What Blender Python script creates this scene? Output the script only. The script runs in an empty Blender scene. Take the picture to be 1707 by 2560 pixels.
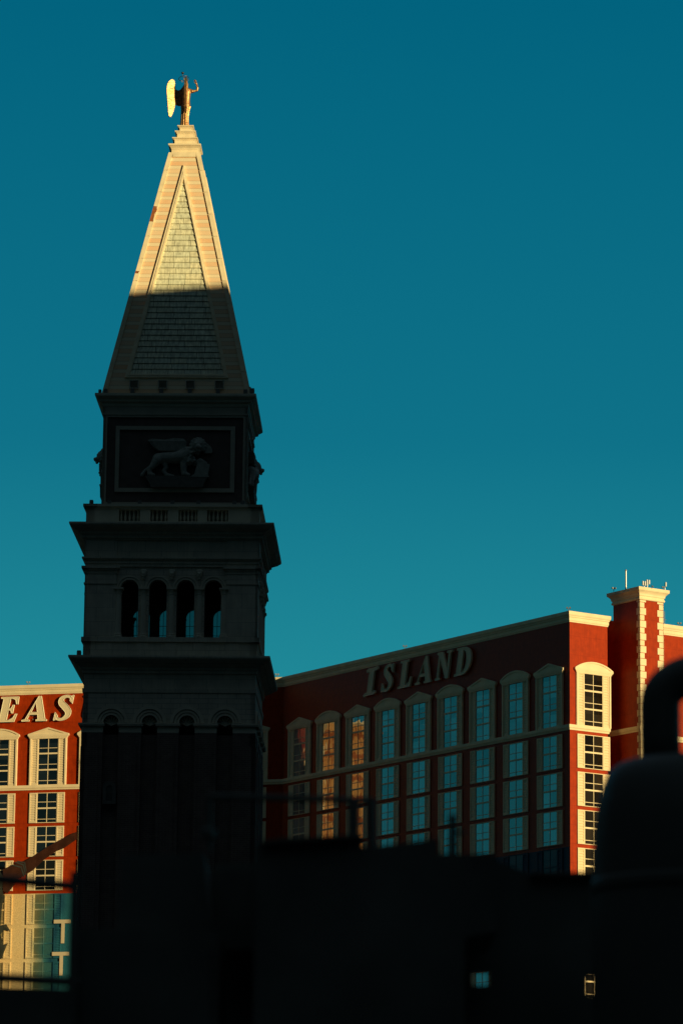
import bpy, bmesh, math, random
from mathutils import Vector, Matrix
from mathutils.geometry import tessellate_polygon
random.seed(7)
rad = math.radians
sc = bpy.context.scene
COL = sc.collection

# ------------------------------------------------------------------ camera
CAM = Vector((0, 0, 1.7))
PITCH, ROLL, LENS = 11.9117, 0.5757, 130.213
cd = bpy.data.cameras.new("camera")
cam = bpy.data.objects.new("camera", cd); COL.objects.link(cam)
sc.camera = cam
cd.sensor_fit = 'VERTICAL'; cd.sensor_height = 36.0; cd.lens = LENS
cd.clip_start = 0.1; cd.clip_end = 6000
p_, r_ = rad(PITCH), rad(ROLL)
fw = Vector((0, math.cos(p_), math.sin(p_))); u0 = Vector((0, -math.sin(p_), math.cos(p_))); x0 = Vector((1, 0, 0))
rt = x0 * math.cos(r_) + u0 * math.sin(r_)
up = u0 * math.cos(r_) - x0 * math.sin(r_)
cam.matrix_world = Matrix(((rt.x, up.x, -fw.x, CAM.x), (rt.y, up.y, -fw.y, CAM.y), (rt.z, up.z, -fw.z, CAM.z), (0, 0, 0, 1)))
cd.dof.use_dof = True; cd.dof.focus_distance = 450; cd.dof.aperture_fstop = 4.6

# ------------------------------------------------------------------ sun, sky, exposure
SUN_AZ, SUN_EL = 47.0, 7.0          # azimuth to the right of straight behind the camera
sdir = Vector((math.sin(rad(SUN_AZ)) * math.cos(rad(SUN_EL)), -math.cos(rad(SUN_AZ)) * math.cos(rad(SUN_EL)), math.sin(rad(SUN_EL))))
sl = bpy.data.lights.new("sun", 'SUN'); sl.energy = 4.7; sl.angle = rad(0.5); sl.color = (1.0, 0.83, 0.44)
so = bpy.data.objects.new("sun", sl); COL.objects.link(so)
so.rotation_euler = sdir.to_track_quat('Z', 'Y').to_euler(); so.location = (60, -60, 150)

w = bpy.data.worlds.new("World"); sc.world = w; w.use_nodes = True
nt = w.node_tree; nt.nodes.clear()
wo = nt.nodes.new('ShaderNodeOutputWorld'); bg = nt.nodes.new('ShaderNodeBackground')
sky = nt.nodes.new('ShaderNodeTexSky'); sky.sky_type = 'NISHITA'; sky.sun_disc = False
sky.sun_elevation = rad(SUN_EL); sky.sun_rotation = rad(180 - SUN_AZ)
sky.air_density = 1.0; sky.dust_density = 0.3; sky.ozone_density = 3.0
tc = nt.nodes.new('ShaderNodeTexCoord'); sep = nt.nodes.new('ShaderNodeSeparateXYZ')
rp = nt.nodes.new('ShaderNodeValToRGB')
nt.links.new(tc.outputs['Generated'], sep.inputs[0]); nt.links.new(sep.outputs['Z'], rp.inputs['Fac'])
SKYR = [(0.0, (.030, .30, .36)), (.13, (.018, .27, .33)), (.17, (.012, .235, .30)), (.225, (.004, .165, .245)), (.34, (.000, .122, .205)),
        (.44, (.036, .060, .090)), (1.0, (.046, .074, .098))]
el = rp.color_ramp.elements
el[0].position = SKYR[0][0]; el[0].color = (*SKYR[0][1], 1); el[1].position = SKYR[-1][0]; el[1].color = (*SKYR[-1][1], 1)
for p, c in SKYR[1:-1]:
    e = el.new(p); e.color = (*c, 1)
sm = nt.nodes.new('ShaderNodeMix'); sm.data_type = 'RGBA'; sm.blend_type = 'ADD'; sm.inputs['Factor'].default_value = 0.0006
nt.links.new(rp.outputs['Color'], sm.inputs[6]); nt.links.new(sky.outputs[0], sm.inputs[7])
# the sky away from the view (abeam of the sun and behind) is deeper
mr = nt.nodes.new('ShaderNodeMapRange'); mr.interpolation_type = 'SMOOTHSTEP'
mr.inputs[1].default_value = -.55; mr.inputs[2].default_value = .58; mr.inputs[3].default_value = .12; mr.inputs[4].default_value = 1.0
nt.links.new(sep.outputs['Y'], mr.inputs[0])
mz = nt.nodes.new('ShaderNodeMapRange'); mz.inputs[1].default_value = .4; mz.inputs[2].default_value = .75; nt.links.new(sep.outputs['Z'], mz.inputs[0])
mm_ = nt.nodes.new('ShaderNodeMath'); mm_.operation = 'MAXIMUM'; nt.links.new(mr.outputs[0], mm_.inputs[0]); nt.links.new(mz.outputs[0], mm_.inputs[1])
sx = nt.nodes.new('ShaderNodeMix'); sx.data_type = 'RGBA'; sx.blend_type = 'MULTIPLY'; sx.inputs['Factor'].default_value = 1
nt.links.new(sm.outputs[2], sx.inputs[6]); nt.links.new(mm_.outputs[0], sx.inputs[7])
nt.links.new(sx.outputs[2], bg.inputs['Color']); bg.inputs['Strength'].default_value = 1.0
nt.links.new(bg.outputs[0], wo.inputs[0])
sc.view_settings.view_transform = 'Standard'; sc.view_settings.look = 'None'
sc.view_settings.exposure = 0.0; sc.view_settings.gamma = 1.0

# ------------------------------------------------------------------ helpers
def px_at(px, py, Y):
    """photo pixel (1707x2560) -> world point on the vertical plane y = Y"""
    F = LENS / 36 * 2560
    d = fw * F + rt * (px - 853.5) - up * (py - 1280)
    return CAM + d * (Y / d.y)

def tag(o, label=None, cat=None, group=None, kind=None):
    if label: o['label'] = label
    if cat: o['category'] = cat
    if group: o['group'] = group
    if kind: o['kind'] = kind
    return o

def empty(name, loc=(0, 0, 0), rz=0, parent=None):
    o = bpy.data.objects.new(name, None); COL.objects.link(o)
    o.location = loc; o.rotation_euler = (0, 0, rz); o.empty_display_size = 0.5
    if parent: o.parent = parent
    return o

class MB:
    def __init__(s): s.v = []; s.f = []; s.M = Matrix()
    def add(s, vs, fs):
        n = len(s.v); s.v += [tuple(s.M @ Vector(p)) for p in vs]; s.f += [tuple(n + i for i in f) for f in fs]; return s
    def box(s, x0, x1, y0, y1, z0, z1):
        return s.add([(x0,y0,z0),(x1,y0,z0),(x1,y1,z0),(x0,y1,z0),(x0,y0,z1),(x1,y0,z1),(x1,y1,z1),(x0,y1,z1)],
                     [(0,1,2,3),(4,5,6,7),(0,1,5,4),(1,2,6,5),(2,3,7,6),(3,0,4,7)])
    def stack(s, levels, cap=True):
        vs = []; fs = []
        for h, z in levels: vs += [(-h,-h,z),(h,-h,z),(h,h,z),(-h,h,z)]
        for i in range(len(levels) - 1):
            for k in range(4):
                a = i*4+k; b = i*4+(k+1) % 4; fs.append((a, b, b+4, a+4))
        if cap: fs.append((3,2,1,0)); n = len(vs); fs.append((n-4,n-3,n-2,n-1))
        return s.add(vs, fs)
    def poly(s, loops, y0, y1, T=None):
        """loops of (x,z): first outer, rest holes; extruded from y0 (front) to y1"""
        tris = tessellate_polygon([[Vector((p[0], p[1], 0)) for p in l] for l in loops])
        flat = [p for l in loops for p in l]; n = len(flat)
        vs = [(p[0], y0, p[1]) for p in flat] + [(p[0], y1, p[1]) for p in flat]
        if T: vs = [T(*q) for q in vs]
        fs = [tuple(t) for t in tris] + [tuple(n + i for i in reversed(t)) for t in tris]
        o = 0
        for l in loops:
            m = len(l)
            for i in range(m):
                a = o+i; b = o+(i+1) % m; fs.append((a, b, n+b, n+a))
            o += m
        return s.add(vs, fs)
    def prism(s, pts, z0, z1):
        n = len(pts); vs = [(p[0],p[1],z0) for p in pts] + [(p[0],p[1],z1) for p in pts]
        return s.add(vs, [tuple(range(n-1,-1,-1)), tuple(range(n, 2*n))] + [(i,(i+1)%n,n+(i+1)%n,n+i) for i in range(n)])
    def tube(s, pts, rs, n=10, caps=True):
        if not isinstance(rs, (list, tuple)): rs = [rs]*len(pts)
        pts = [Vector(p) for p in pts]; vs = []; fs = []
        ref = None
        for i, p in enumerate(pts):
            t = (pts[min(i+1, len(pts)-1)] - pts[max(i-1, 0)]).normalized()
            a = t.orthogonal().normalized() if ref is None else (ref - t*ref.dot(t)).normalized()
            ref = a; b = t.cross(a)
            for k in range(n):
                an = 2*math.pi*k/n; vs.append(tuple(p + (a*math.cos(an)+b*math.sin(an))*rs[i]))
        for i in range(len(pts)-1):
            for k in range(n): fs.append((i*n+k, i*n+(k+1)%n, (i+1)*n+(k+1)%n, (i+1)*n+k))
        if caps: fs.append(tuple(range(n-1,-1,-1))); m = len(vs); fs.append(tuple(range(m-n, m)))
        return s.add(vs, fs)
    def lathe(s, prof, c=(0,0,0), n=32):
        vs = []; fs = []
        for r, z in prof:
            for k in range(n):
                a = 2*math.pi*k/n; vs.append((c[0]+r*math.cos(a), c[1]+r*math.sin(a), c[2]+z))
        for i in range(len(prof)-1):
            for k in range(n): fs.append((i*n+k, i*n+(k+1)%n, (i+1)*n+(k+1)%n, (i+1)*n+k))
        fs.append(tuple(range(n-1,-1,-1))); m = len(vs); fs.append(tuple(range(m-n, m)))
        return s.add(vs, fs)
    def torus(s, c, R, r, ax=None, n=40, m=14):
        ax = ax or Matrix(); vs = []; fs = []
        for i in range(n):
            a = 2*math.pi*i/n
            for k in range(m):
                b = 2*math.pi*k/m
                vs.append(tuple(Vector(c) + ax @ Vector(((R+r*math.cos(b))*math.cos(a), r*math.sin(b), (R+r*math.cos(b))*math.sin(a)))))
        for i in range(n):
            for k in range(m): fs.append((i*m+k, ((i+1)%n)*m+k, ((i+1)%n)*m+(k+1)%m, i*m+(k+1)%m))
        return s.add(vs, fs)
    def ball(s, c, r, sc3=(1,1,1), n=14, m=8):
        vs = [(c[0], c[1], c[2]-r*sc3[2])]; fs = []
        for i in range(1, m):
            t = math.pi*i/m
            for k in range(n):
                a = 2*math.pi*k/n
                vs.append((c[0]+r*sc3[0]*math.sin(t)*math.cos(a), c[1]+r*sc3[1]*math.sin(t)*math.sin(a), c[2]-r*sc3[2]*math.cos(t)))
        vs.append((c[0], c[1], c[2]+r*sc3[2])); L = len(vs)-1
        for k in range(n):
            fs.append((0, 1+(k+1)%n, 1+k)); q = 1+(m-2)*n; fs.append((L, q+k, q+(k+1)%n))
        for i in range(m-2):
            for k in range(n): fs.append((1+i*n+k, 1+i*n+(k+1)%n, 1+(i+1)*n+(k+1)%n, 1+(i+1)*n+k))
        return s.add(vs, fs)
    def chain(s, pts, sc3=(1,1,1)):
        """limb: capsules of (x,y,z,r)"""
        for (a, b) in zip(pts[:-1], pts[1:]):
            s.tube([a[:3], b[:3]], [a[3], b[3]], 12)
        for a in pts: s.ball(a[:3], a[3])
        return s
    def sweep(s, path, prof, closed=False):
        """profile (out, z) carried along a plan path; out points to the right of travel"""
        P = [Vector(p) for p in path]; n = len(P); m = len(prof); vs = []; fs = []
        for i in range(n):
            ds = []
            if i > 0 or closed: ds.append((P[i]-P[i-1]).normalized())
            if i < n-1 or closed: ds.append((P[(i+1)%n]-P[i]).normalized())
            ns = [Vector((d.y, -d.x)) for d in ds]
            mm = sum(ns, Vector((0, 0)))
            mm = mm.normalized(); mm = mm / max(.3, mm.dot(ns[0]))
            for o, z in prof: vs.append((P[i].x+mm.x*o, P[i].y+mm.y*o, z))
        for i in range(n if closed else n-1):
            for k in range(m):
                a = i*m+k; b = i*m+(k+1)%m; j = (i+1)%n
                fs.append((a, b, j*m+(k+1)%m, j*m+k))
        if not closed: fs.append(tuple(range(m))); fs.append(tuple(range((n-1)*m+m-1, (n-1)*m-1, -1)))
        return s.add(vs, fs)
    def mesh(s, name, mat, smooth=False, bevel=0):
        me = bpy.data.meshes.new(name); me.from_pydata(s.v, [], s.f)
        bm = bmesh.new(); bm.from_mesh(me); bmesh.ops.recalc_face_normals(bm, faces=bm.faces); bm.to_mesh(me); bm.free()
        me.materials.append(mat)
        if smooth:
            for p in me.polygons: p.use_smooth = True
        return me
    def build(s, name, mat, parent=None, loc=(0,0,0), rz=0, smooth=False):
        o = bpy.data.objects.new(name, s.mesh(name, mat, smooth)); COL.objects.link(o)
        o.location = loc; o.rotation_euler = (0,0,rz)
        if parent: o.parent = parent
        return o

def voxel(o, size, smooth_it=4):
    m = o.modifiers.new("r", 'REMESH'); m.mode = 'VOXEL'; m.voxel_size = size
    if smooth_it:
        k = o.modifiers.new("s", 'SMOOTH'); k.iterations = smooth_it; k.factor = 0.5
    dg = bpy.context.evaluated_depsgraph_get(); dg.update()
    me = bpy.data.meshes.new_from_object(o.evaluated_get(dg)); old = o.data
    o.modifiers.clear(); o.data = me; me.name = old.name
    for p in me.polygons: p.use_smooth = True
    return o

def copy_tree(o, parent=None):
    c = o.copy(); COL.objects.link(c)
    if parent: c.parent = parent
    for ch in list(o.children): copy_tree(ch, c)
    return c

# ------------------------------------------------------------------ materials
def mat(name, col, rough=.8, metal=0.0, ior=1.45, bump=None, var=0.0, vscale=1.0, spec=None):
    m = bpy.data.materials.new(name); m.use_nodes = True
    n = m.node_tree.nodes; l = m.node_tree.links; b = n['Principled BSDF']
    b.inputs['Base Color'].default_value = (*col, 1); b.inputs['Roughness'].default_value = rough
    b.inputs['Metallic'].default_value = metal; b.inputs['IOR'].default_value = ior
    if spec is not None: b.inputs['Specular IOR Level'].default_value = spec
    tcn = n.new('ShaderNodeTexCoord')
    if var:
        no = n.new('ShaderNodeTexNoise'); no.inputs['Scale'].default_value = vscale; no.inputs['Detail'].default_value = 6
        l.new(tcn.outputs['Object'], no.inputs['Vector'])
        mp = n.new('ShaderNodeMapRange'); mp.inputs[1].default_value = .25; mp.inputs[2].default_value = .75
        mp.inputs[3].default_value = 1-var; mp.inputs[4].default_value = 1+var
        l.new(no.outputs['Fac'], mp.inputs[0])
        mx = n.new('ShaderNodeMix'); mx.data_type = 'RGBA'; mx.blend_type = 'MULTIPLY'; mx.inputs['Factor'].default_value = 1
        mx.inputs[6].default_value = (*col, 1); l.new(mp.outputs[0], mx.inputs[7]); l.new(mx.outputs[2], b.inputs['Base Color'])
    if bump:
        nb = n.new('ShaderNodeTexNoise'); nb.inputs['Scale'].default_value = bump[0]; nb.inputs['Detail'].default_value = 3
        l.new(tcn.outputs['Object'], nb.inputs['Vector'])
        bp = n.new('ShaderNodeBump'); bp.inputs['Strength'].default_value = bump[1]; bp.inputs['Distance'].default_value = bump[2]
        l.new(nb.outputs['Fac'], bp.inputs['Height']); l.new(bp.outputs[0], b.inputs['Normal'])
    return m

def brickmat(name, c1, c2, mortar, bw, bh, msize, rough=.85, streak=0, off=.5, zoff=0.0, noise=.1, jitter=False, spec=.25):
    """masonry laid out on (x+y, z) of the object, so every upright face shows courses"""
    m = bpy.data.materials.new(name); m.use_nodes = True
    n = m.node_tree.nodes; l = m.node_tree.links; b = n['Principled BSDF']; b.inputs['Roughness'].default_value = rough
    b.inputs['Specular IOR Level'].default_value = spec
    t = n.new('ShaderNodeTexCoord'); s = n.new('ShaderNodeSeparateXYZ'); l.new(t.outputs['Object'], s.inputs[0])
    a = n.new('ShaderNodeMath'); a.operation = 'ADD'; l.new(s.outputs[0], a.inputs[0]); l.new(s.outputs[1], a.inputs[1])
    z = n.new('ShaderNodeMath'); z.operation = 'ADD'; z.inputs[1].default_value = zoff; l.new(s.outputs[2], z.inputs[0])
    ax = a.outputs[0]
    if jitter:
        dv = n.new('ShaderNodeMath'); dv.operation = 'DIVIDE'; dv.inputs[1].default_value = bh; l.new(z.outputs[0], dv.inputs[0])
        fl = n.new('ShaderNodeMath'); fl.operation = 'FLOOR'; l.new(dv.outputs[0], fl.inputs[0])
        wn = n.new('ShaderNodeTexWhiteNoise'); wn.noise_dimensions = '1D'; l.new(fl.outputs[0], wn.inputs['W'])
        ms_ = n.new('ShaderNodeMath'); ms_.operation = 'MULTIPLY_ADD'; ms_.inputs[1].default_value = 3; l.new(wn.outputs['Value'], ms_.inputs[0]); l.new(s.outputs[0], ms_.inputs[2]); ax = ms_.outputs[0]
    c = n.new('ShaderNodeCombineXYZ'); l.new(ax, c.inputs[0]); l.new(z.outputs[0], c.inputs[1])
    br = n.new('ShaderNodeTexBrick'); br.offset = off
    br.inputs['Color1'].default_value = (*c1, 1); br.inputs['Color2'].default_value = (*c2, 1); br.inputs['Mortar'].default_value = (*mortar, 1)
    br.inputs['Scale'].default_value = 1; br.inputs['Brick Width'].default_value = bw; br.inputs['Row Height'].default_value = bh
    br.inputs['Mortar Size'].default_value = msize; br.inputs['Mortar Smooth'].default_value = .2
    l.new(c.outputs[0], br.inputs['Vector'])
    out = br.outputs['Color']
    def mul(col_out, scale_vec, lo, hi, detail=5):
        mpv = n.new('ShaderNodeMapping'); mpv.inputs['Scale'].default_value = scale_vec; l.new(t.outputs['Object'], mpv.inputs[0])
        no = n.new('ShaderNodeTexNoise'); no.inputs['Scale'].default_value = 1; no.inputs['Detail'].default_value = detail; l.new(mpv.outputs[0], no.inputs['Vector'])
        mr = n.new('ShaderNodeMapRange'); mr.inputs[1].default_value = .3; mr.inputs[2].default_value = .7; mr.inputs[3].default_value = lo; mr.inputs[4].default_value = hi
        l.new(no.outputs['Fac'], mr.inputs[0])
        mx = n.new('ShaderNodeMix'); mx.data_type = 'RGBA'; mx.blend_type = 'MULTIPLY'; mx.inputs['Factor'].default_value = 1
        l.new(col_out, mx.inputs[6]); l.new(mr.outputs[0], mx.inputs[7]); return mx.outputs[2]
    if noise: out = mul(out, (1.2, 1.2, 1.2), 1-noise, 1+noise)
    if streak: out = mul(out, (6.5, 6.5, .5), 1-streak, 1+streak*.35, 3)
    l.new(out, b.inputs['Base Color'])
    return m

CREAM = (.86, .68, .42)
M = {}
M['stone'] = brickmat('tower_stone', (.74, .65, .47), (.66, .58, .43), (.38, .33, .24), 2.6, 1.16, .014, noise=.10, streak=.10)
M['stone_plain'] = mat('tower_trim_stone', (.74, .65, .47), .85, var=.12, vscale=.9, spec=.25)
M['stone_fine'] = brickmat('tower_ashlar', (.72, .63, .46), (.64, .56, .42), (.36, .32, .24), 1.5, .42, .02, noise=.10, streak=.10)
M['brick'] = brickmat('tower_brick', (.20, .13, .10), (.165, .105, .08), (.24, .19, .15), .5, .16, .02, noise=.15)
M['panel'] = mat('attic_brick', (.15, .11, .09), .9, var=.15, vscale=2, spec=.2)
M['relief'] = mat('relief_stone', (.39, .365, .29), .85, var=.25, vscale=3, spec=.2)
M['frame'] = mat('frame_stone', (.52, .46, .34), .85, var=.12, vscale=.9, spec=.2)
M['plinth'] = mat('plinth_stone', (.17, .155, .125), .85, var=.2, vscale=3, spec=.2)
M['peak'] = mat('pinnacle_stone', (.85, .69, .44), .8, var=.14, vscale=1.6, spec=.25)
M['tile'] = brickmat('spire_tile', (.86, .79, .53), (.76, .75, .54), (.17, .16, .10), 1.35, .51, .02, streak=.36, off=.37, zoff=.15, noise=.08, jitter=True)
M['gold'] = mat('gilt_bronze', (.54, .29, .12), .44, metal=.9, bump=(6, .5, .05), var=.45, vscale=5)
M['bronze'] = mat('dark_bronze', (.20, .15, .10), .4, metal=1)
M['rust'] = mat('rust', (.34, .10, .025), .9, var=.5, vscale=5)
M['louver'] = mat('vent_metal', (.55, .50, .38), .6)
M['red'] = brickmat('red_stucco', (.37, .034, .004), (.37, .034, .004), (.27, .021, .003), 900, 3.1325, .03, zoff=1.2, noise=.13, streak=.15, spec=.09, rough=.4)
M['cream'] = mat('cream_trim', CREAM, .8, var=.10, vscale=.55, spec=.2)
M['shutter'] = mat('cream_shutter', (.82, .64, .39), .8, var=.04, vscale=.8, spec=.2)
M['letter'] = mat('letter_cream', (.82, .66, .42), .8, bump=(9, .6, .06), spec=.2, var=.08, vscale=6)
M['letter_side'] = mat('letter_rim', (.85, .76, .55), .7)
M['metal'] = mat('galvanised', (.45, .44, .42), .5, metal=.6)
M['lamp'] = mat('floodlight_housing', (.16, .15, .13), .5)
M['black'] = mat('black_iron', (.17, .165, .135), .6, spec=.2, var=.3, vscale=3)
M['gloss'] = mat('black_enamel', (.145, .14, .115), .42, spec=.2, var=.25, vscale=2)
M['asphalt'] = mat('asphalt', (.022, .022, .022), .9, var=.2, vscale=1)
M['paving'] = mat('paving', (.022, .022, .022), .9, var=.2, vscale=.8)
M['far'] = brickmat('sandstone_block', (.50, .22, .07), (.58, .29, .10), (.30, .08, .02), 5.5, 4.4, .6, noise=.2)
M['slab'] = brickmat('unseen_block_black', (.010, .012, .013), (.012, .014, .015), (.024, .022, .02), 4.2, 3.3, .5)  # near black so the unseen blocks bounce hardly any light
# window glass: dark body with a strong mirror, slightly wavy
def glass(name, body, ior, wav):
    m = mat(name, body, .02, ior=ior)
    n = m.node_tree.nodes; l = m.node_tree.links; b = n['Principled BSDF']
    g = n.new('ShaderNodeNewGeometry'); mp = n.new('ShaderNodeMapping'); mp.inputs['Scale'].default_value = (.9, .9, .5); l.new(g.outputs['Position'], mp.inputs[0])
    no = n.new('ShaderNodeTexNoise'); no.inputs['Scale'].default_value = .9; no.inputs['Detail'].default_value = 1.0; l.new(mp.outputs[0], no.inputs['Vector'])
    bp = n.new('ShaderNodeBump'); bp.inputs['Strength'].default_value = 1; bp.inputs['Distance'].default_value = wav
    l.new(no.outputs['Fac'], bp.inputs['Height']); l.new(bp.outputs[0], b.inputs['Normal'])
    # every pane of a window reflects a little differently (blinds, curtains behind)
    oi = n.new('ShaderNodeObjectInfo'); cb = n.new('ShaderNodeTexBrick'); cb.offset = 0; sx_ = n.new('ShaderNodeSeparateXYZ'); t_ = n.new('ShaderNodeTexCoord')
    l.new(t_.outputs['Object'], sx_.inputs[0])
    fx = n.new('ShaderNodeMath'); fx.operation = 'GREATER_THAN'; fx.inputs[1].default_value = 0; l.new(sx_.outputs[0], fx.inputs[0])
    fz = n.new('ShaderNodeMath'); fz.operation = 'DIVIDE'; fz.inputs[1].default_value = 2.9; l.new(sx_.outputs[2], fz.inputs[0])
    fl = n.new('ShaderNodeMath'); fl.operation = 'FLOOR'; l.new(fz.outputs[0], fl.inputs[0])
    cv = n.new('ShaderNodeCombineXYZ'); l.new(oi.outputs['Random'], cv.inputs[0]); l.new(fx.outputs[0], cv.inputs[1]); l.new(fl.outputs[0], cv.inputs[2])
    wn = n.new('ShaderNodeTexWhiteNoise'); l.new(cv.outputs[0], wn.inputs['Vector'])
    ms = n.new('ShaderNodeMapRange'); ms.inputs[3].default_value = .36; ms.inputs[4].default_value = .52; l.new(wn.outputs['Value'], ms.inputs[0]); l.new(ms.outputs[0], b.inputs['Specular IOR Level'])
    n.remove(cb)
    mc = n.new('ShaderNodeMix'); mc.data_type = 'RGBA'; l.new(wn.outputs['Value'], mc.inputs['Factor']); mc.inputs[6].default_value = (*[q*.4 for q in body], 1); mc.inputs[7].default_value = (*[q*1.7 for q in body], 1); l.new(mc.outputs[2], b.inputs['Base Color'])
    return m
M['glass'] = glass('window_glass', (.12, .10, .075), 2.9, .012)
M['glass_left'] = glass('grey_window_glass', (.010, .012, .012), 2.6, .006)
M['glass_end'] = glass('bronze_window_glass', (.020, .014, .008), 1.5, .006)

# spire masonry: cream courses alternating with pinkish ones
def spire_mat():
    m = bpy.data.materials.new('spire_bands'); m.use_nodes = True
    n = m.node_tree.nodes; l = m.node_tree.links; b = n['Principled BSDF']; b.inputs['Roughness'].default_value = .8; b.inputs['Specular IOR Level'].default_value = .2
    t = n.new('ShaderNodeTexCoord'); s = n.new('ShaderNodeSeparateXYZ'); l.new(t.outputs['Object'], s.inputs[0])
    def mth(op, a, v=None, c=None):
        k = n.new('ShaderNodeMath'); k.operation = op
        l.new(a, k.inputs[0])
        if v is not None:
            if isinstance(v, float): k.inputs[1].default_value = v
            else: l.new(v, k.inputs[1])
        return k.outputs[0]
    zz = mth('DIVIDE', mth('SUBTRACT', s.outputs[2], 84.88), .72)
    fr = mth('FRACT', zz); fl = mth('FLOOR', zz)
    wn = n.new('ShaderNodeTexWhiteNoise'); wn.noise_dimensions = '1D'; l.new(fl, wn.inputs['W'])
    pink = mth('GREATER_THAN', fr, .47)
    # strength of the pink differs from course to course
    pv = mth('MULTIPLY', pink, mth('ADD', mth('MULTIPLY', wn.outputs['Value'], .6), .45))
    no = n.new('ShaderNodeTexNoise'); no.inputs['Scale'].default_value = 1.7; no.inputs['Detail'].default_value = 6; l.new(t.outputs['Object'], no.inputs['Vector'])
    pv2 = mth('MULTIPLY', pv, mth('ADD', no.outputs['Fac'], .45))
    mx = n.new('ShaderNodeMix'); mx.data_type = 'RGBA'; l.new(pv2, mx.inputs['Factor'])
    mx.inputs[6].default_value = (.84, .68, .44, 1); mx.inputs[7].default_value = (.84, .50, .27, 1)
    # thin joints at each course
    d1 = mth('LESS_THAN', mth('ABSOLUTE', mth('SUBTRACT', fr, .47)), .03)
    d2 = mth('LESS_THAN', fr, .045)
    jn = mth('MULTIPLY', mth('MAXIMUM', d1, d2), .5)
    m2 = n.new('ShaderNodeMix'); m2.data_type = 'RGBA'; l.new(jn, m2.inputs['Factor']); l.new(mx.outputs[2], m2.inputs[6]); m2.inputs[7].default_value = (.30, .19, .10, 1)
    l.new(m2.outputs[2], b.inputs['Base Color']); return m
M['spire'] = spire_mat()

# printed mural film on the lower storeys: warm sand passing into teal, laid out in world metres
def mural_mat(name, dark, pane=False):
    m = bpy.data.materials.new(name); m.use_nodes = True
    n = m.node_tree.nodes; l = m.node_tree.links; b = n['Principled BSDF']; b.inputs['Roughness'].default_value = .6; b.inputs['Specular IOR Level'].default_value = .2
    g = n.new('ShaderNodeNewGeometry'); s = n.new('ShaderNodeSeparateXYZ'); l.new(g.outputs['Position'], s.inputs[0])
    no = n.new('ShaderNodeTexNoise'); no.inputs['Scale'].default_value = .16; no.inputs['Detail'].default_value = 7; no.inputs['Distortion'].default_value = .6; l.new(g.outputs['Position'], no.inputs['Vector'])
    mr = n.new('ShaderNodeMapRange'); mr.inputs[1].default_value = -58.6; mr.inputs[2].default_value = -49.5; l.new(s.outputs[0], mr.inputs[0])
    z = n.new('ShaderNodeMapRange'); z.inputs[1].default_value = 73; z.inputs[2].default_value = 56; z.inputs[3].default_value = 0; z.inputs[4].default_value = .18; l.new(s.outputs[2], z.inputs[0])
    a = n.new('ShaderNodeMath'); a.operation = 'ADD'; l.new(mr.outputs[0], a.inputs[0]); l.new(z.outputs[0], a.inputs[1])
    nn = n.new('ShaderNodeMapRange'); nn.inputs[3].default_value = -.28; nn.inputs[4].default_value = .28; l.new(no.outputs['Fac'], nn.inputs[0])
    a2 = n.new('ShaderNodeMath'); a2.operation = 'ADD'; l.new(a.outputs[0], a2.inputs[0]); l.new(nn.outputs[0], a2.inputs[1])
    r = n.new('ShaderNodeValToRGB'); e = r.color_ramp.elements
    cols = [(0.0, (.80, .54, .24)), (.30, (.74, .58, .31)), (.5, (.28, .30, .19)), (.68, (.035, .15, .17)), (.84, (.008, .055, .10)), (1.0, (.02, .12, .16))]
    if pane: cols = [(0.0, (.30, .22, .10)), (.30, (.22, .18, .08)), (.5, (.10, .13, .08)), (.68, (.035, .12, .12)), (1.0, (.02, .08, .10))]
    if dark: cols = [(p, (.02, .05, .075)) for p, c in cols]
    e[0].color = (*cols[0][1], 1); e[1].color = (*cols[-1][1], 1)
    for p, c in cols[1:-1]:
        q = e.new(p); q.color = (*c, 1)
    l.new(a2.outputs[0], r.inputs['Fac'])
    n2 = n.new('ShaderNodeTexNoise'); n2.inputs['Scale'].default_value = 5; n2.inputs['Detail'].default_value = 4; l.new(g.outputs['Position'], n2.inputs['Vector'])
    m3 = n.new('ShaderNodeMapRange'); m3.inputs[1].default_value = .3; m3.inputs[2].default_value = .7; m3.inputs[3].default_value = .78; m3.inputs[4].default_value = 1.15; l.new(n2.outputs['Fac'], m3.inputs[0])
    mx = n.new('ShaderNodeMix'); mx.data_type = 'RGBA'; mx.blend_type = 'MULTIPLY'; mx.inputs['Factor'].default_value = 1; l.new(r.outputs['Color'], mx.inputs[6]); l.new(m3.outputs[0], mx.inputs[7])
    l.new(mx.outputs[2], b.inputs['Base Color']); return m
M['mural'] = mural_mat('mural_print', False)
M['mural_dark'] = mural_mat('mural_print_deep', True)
M['film_pane'] = mural_mat('filmed_pane', False, True)
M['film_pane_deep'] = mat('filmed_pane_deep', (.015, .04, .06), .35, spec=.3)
def film(name, col, alpha):
    m = mat(name, col, .6, var=.35, vscale=.7, spec=.2); m.node_tree.nodes['Principled BSDF'].inputs['Alpha'].default_value = alpha; return m
M['skin'] = film('printed_arm', (.06, .020, .011), .78)
M['cloth'] = film('printed_cloth', (.045, .05, .04), .8)
M['cuff'] = film('printed_bangle', (.05, .05, .045), .95)
M['printwhite'] = mat('printed_letter', (.62, .49, .31), .7, var=.06, vscale=1)

# ------------------------------------------------------------------ ground
g = MB().add([(-2500,-600,0),(2500,-600,0),(2500,3500,0),(-2500,3500,0)], [(0,1,2,3)]).build('ground', M['paving']); tag(g, kind='structure')
g = MB().add([(-600,40,.004),(600,40,.004),(600,150,.004),(-600,150,.004)], [(0,1,2,3)]).build('road', M['asphalt']); tag(g, kind='structure')

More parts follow.
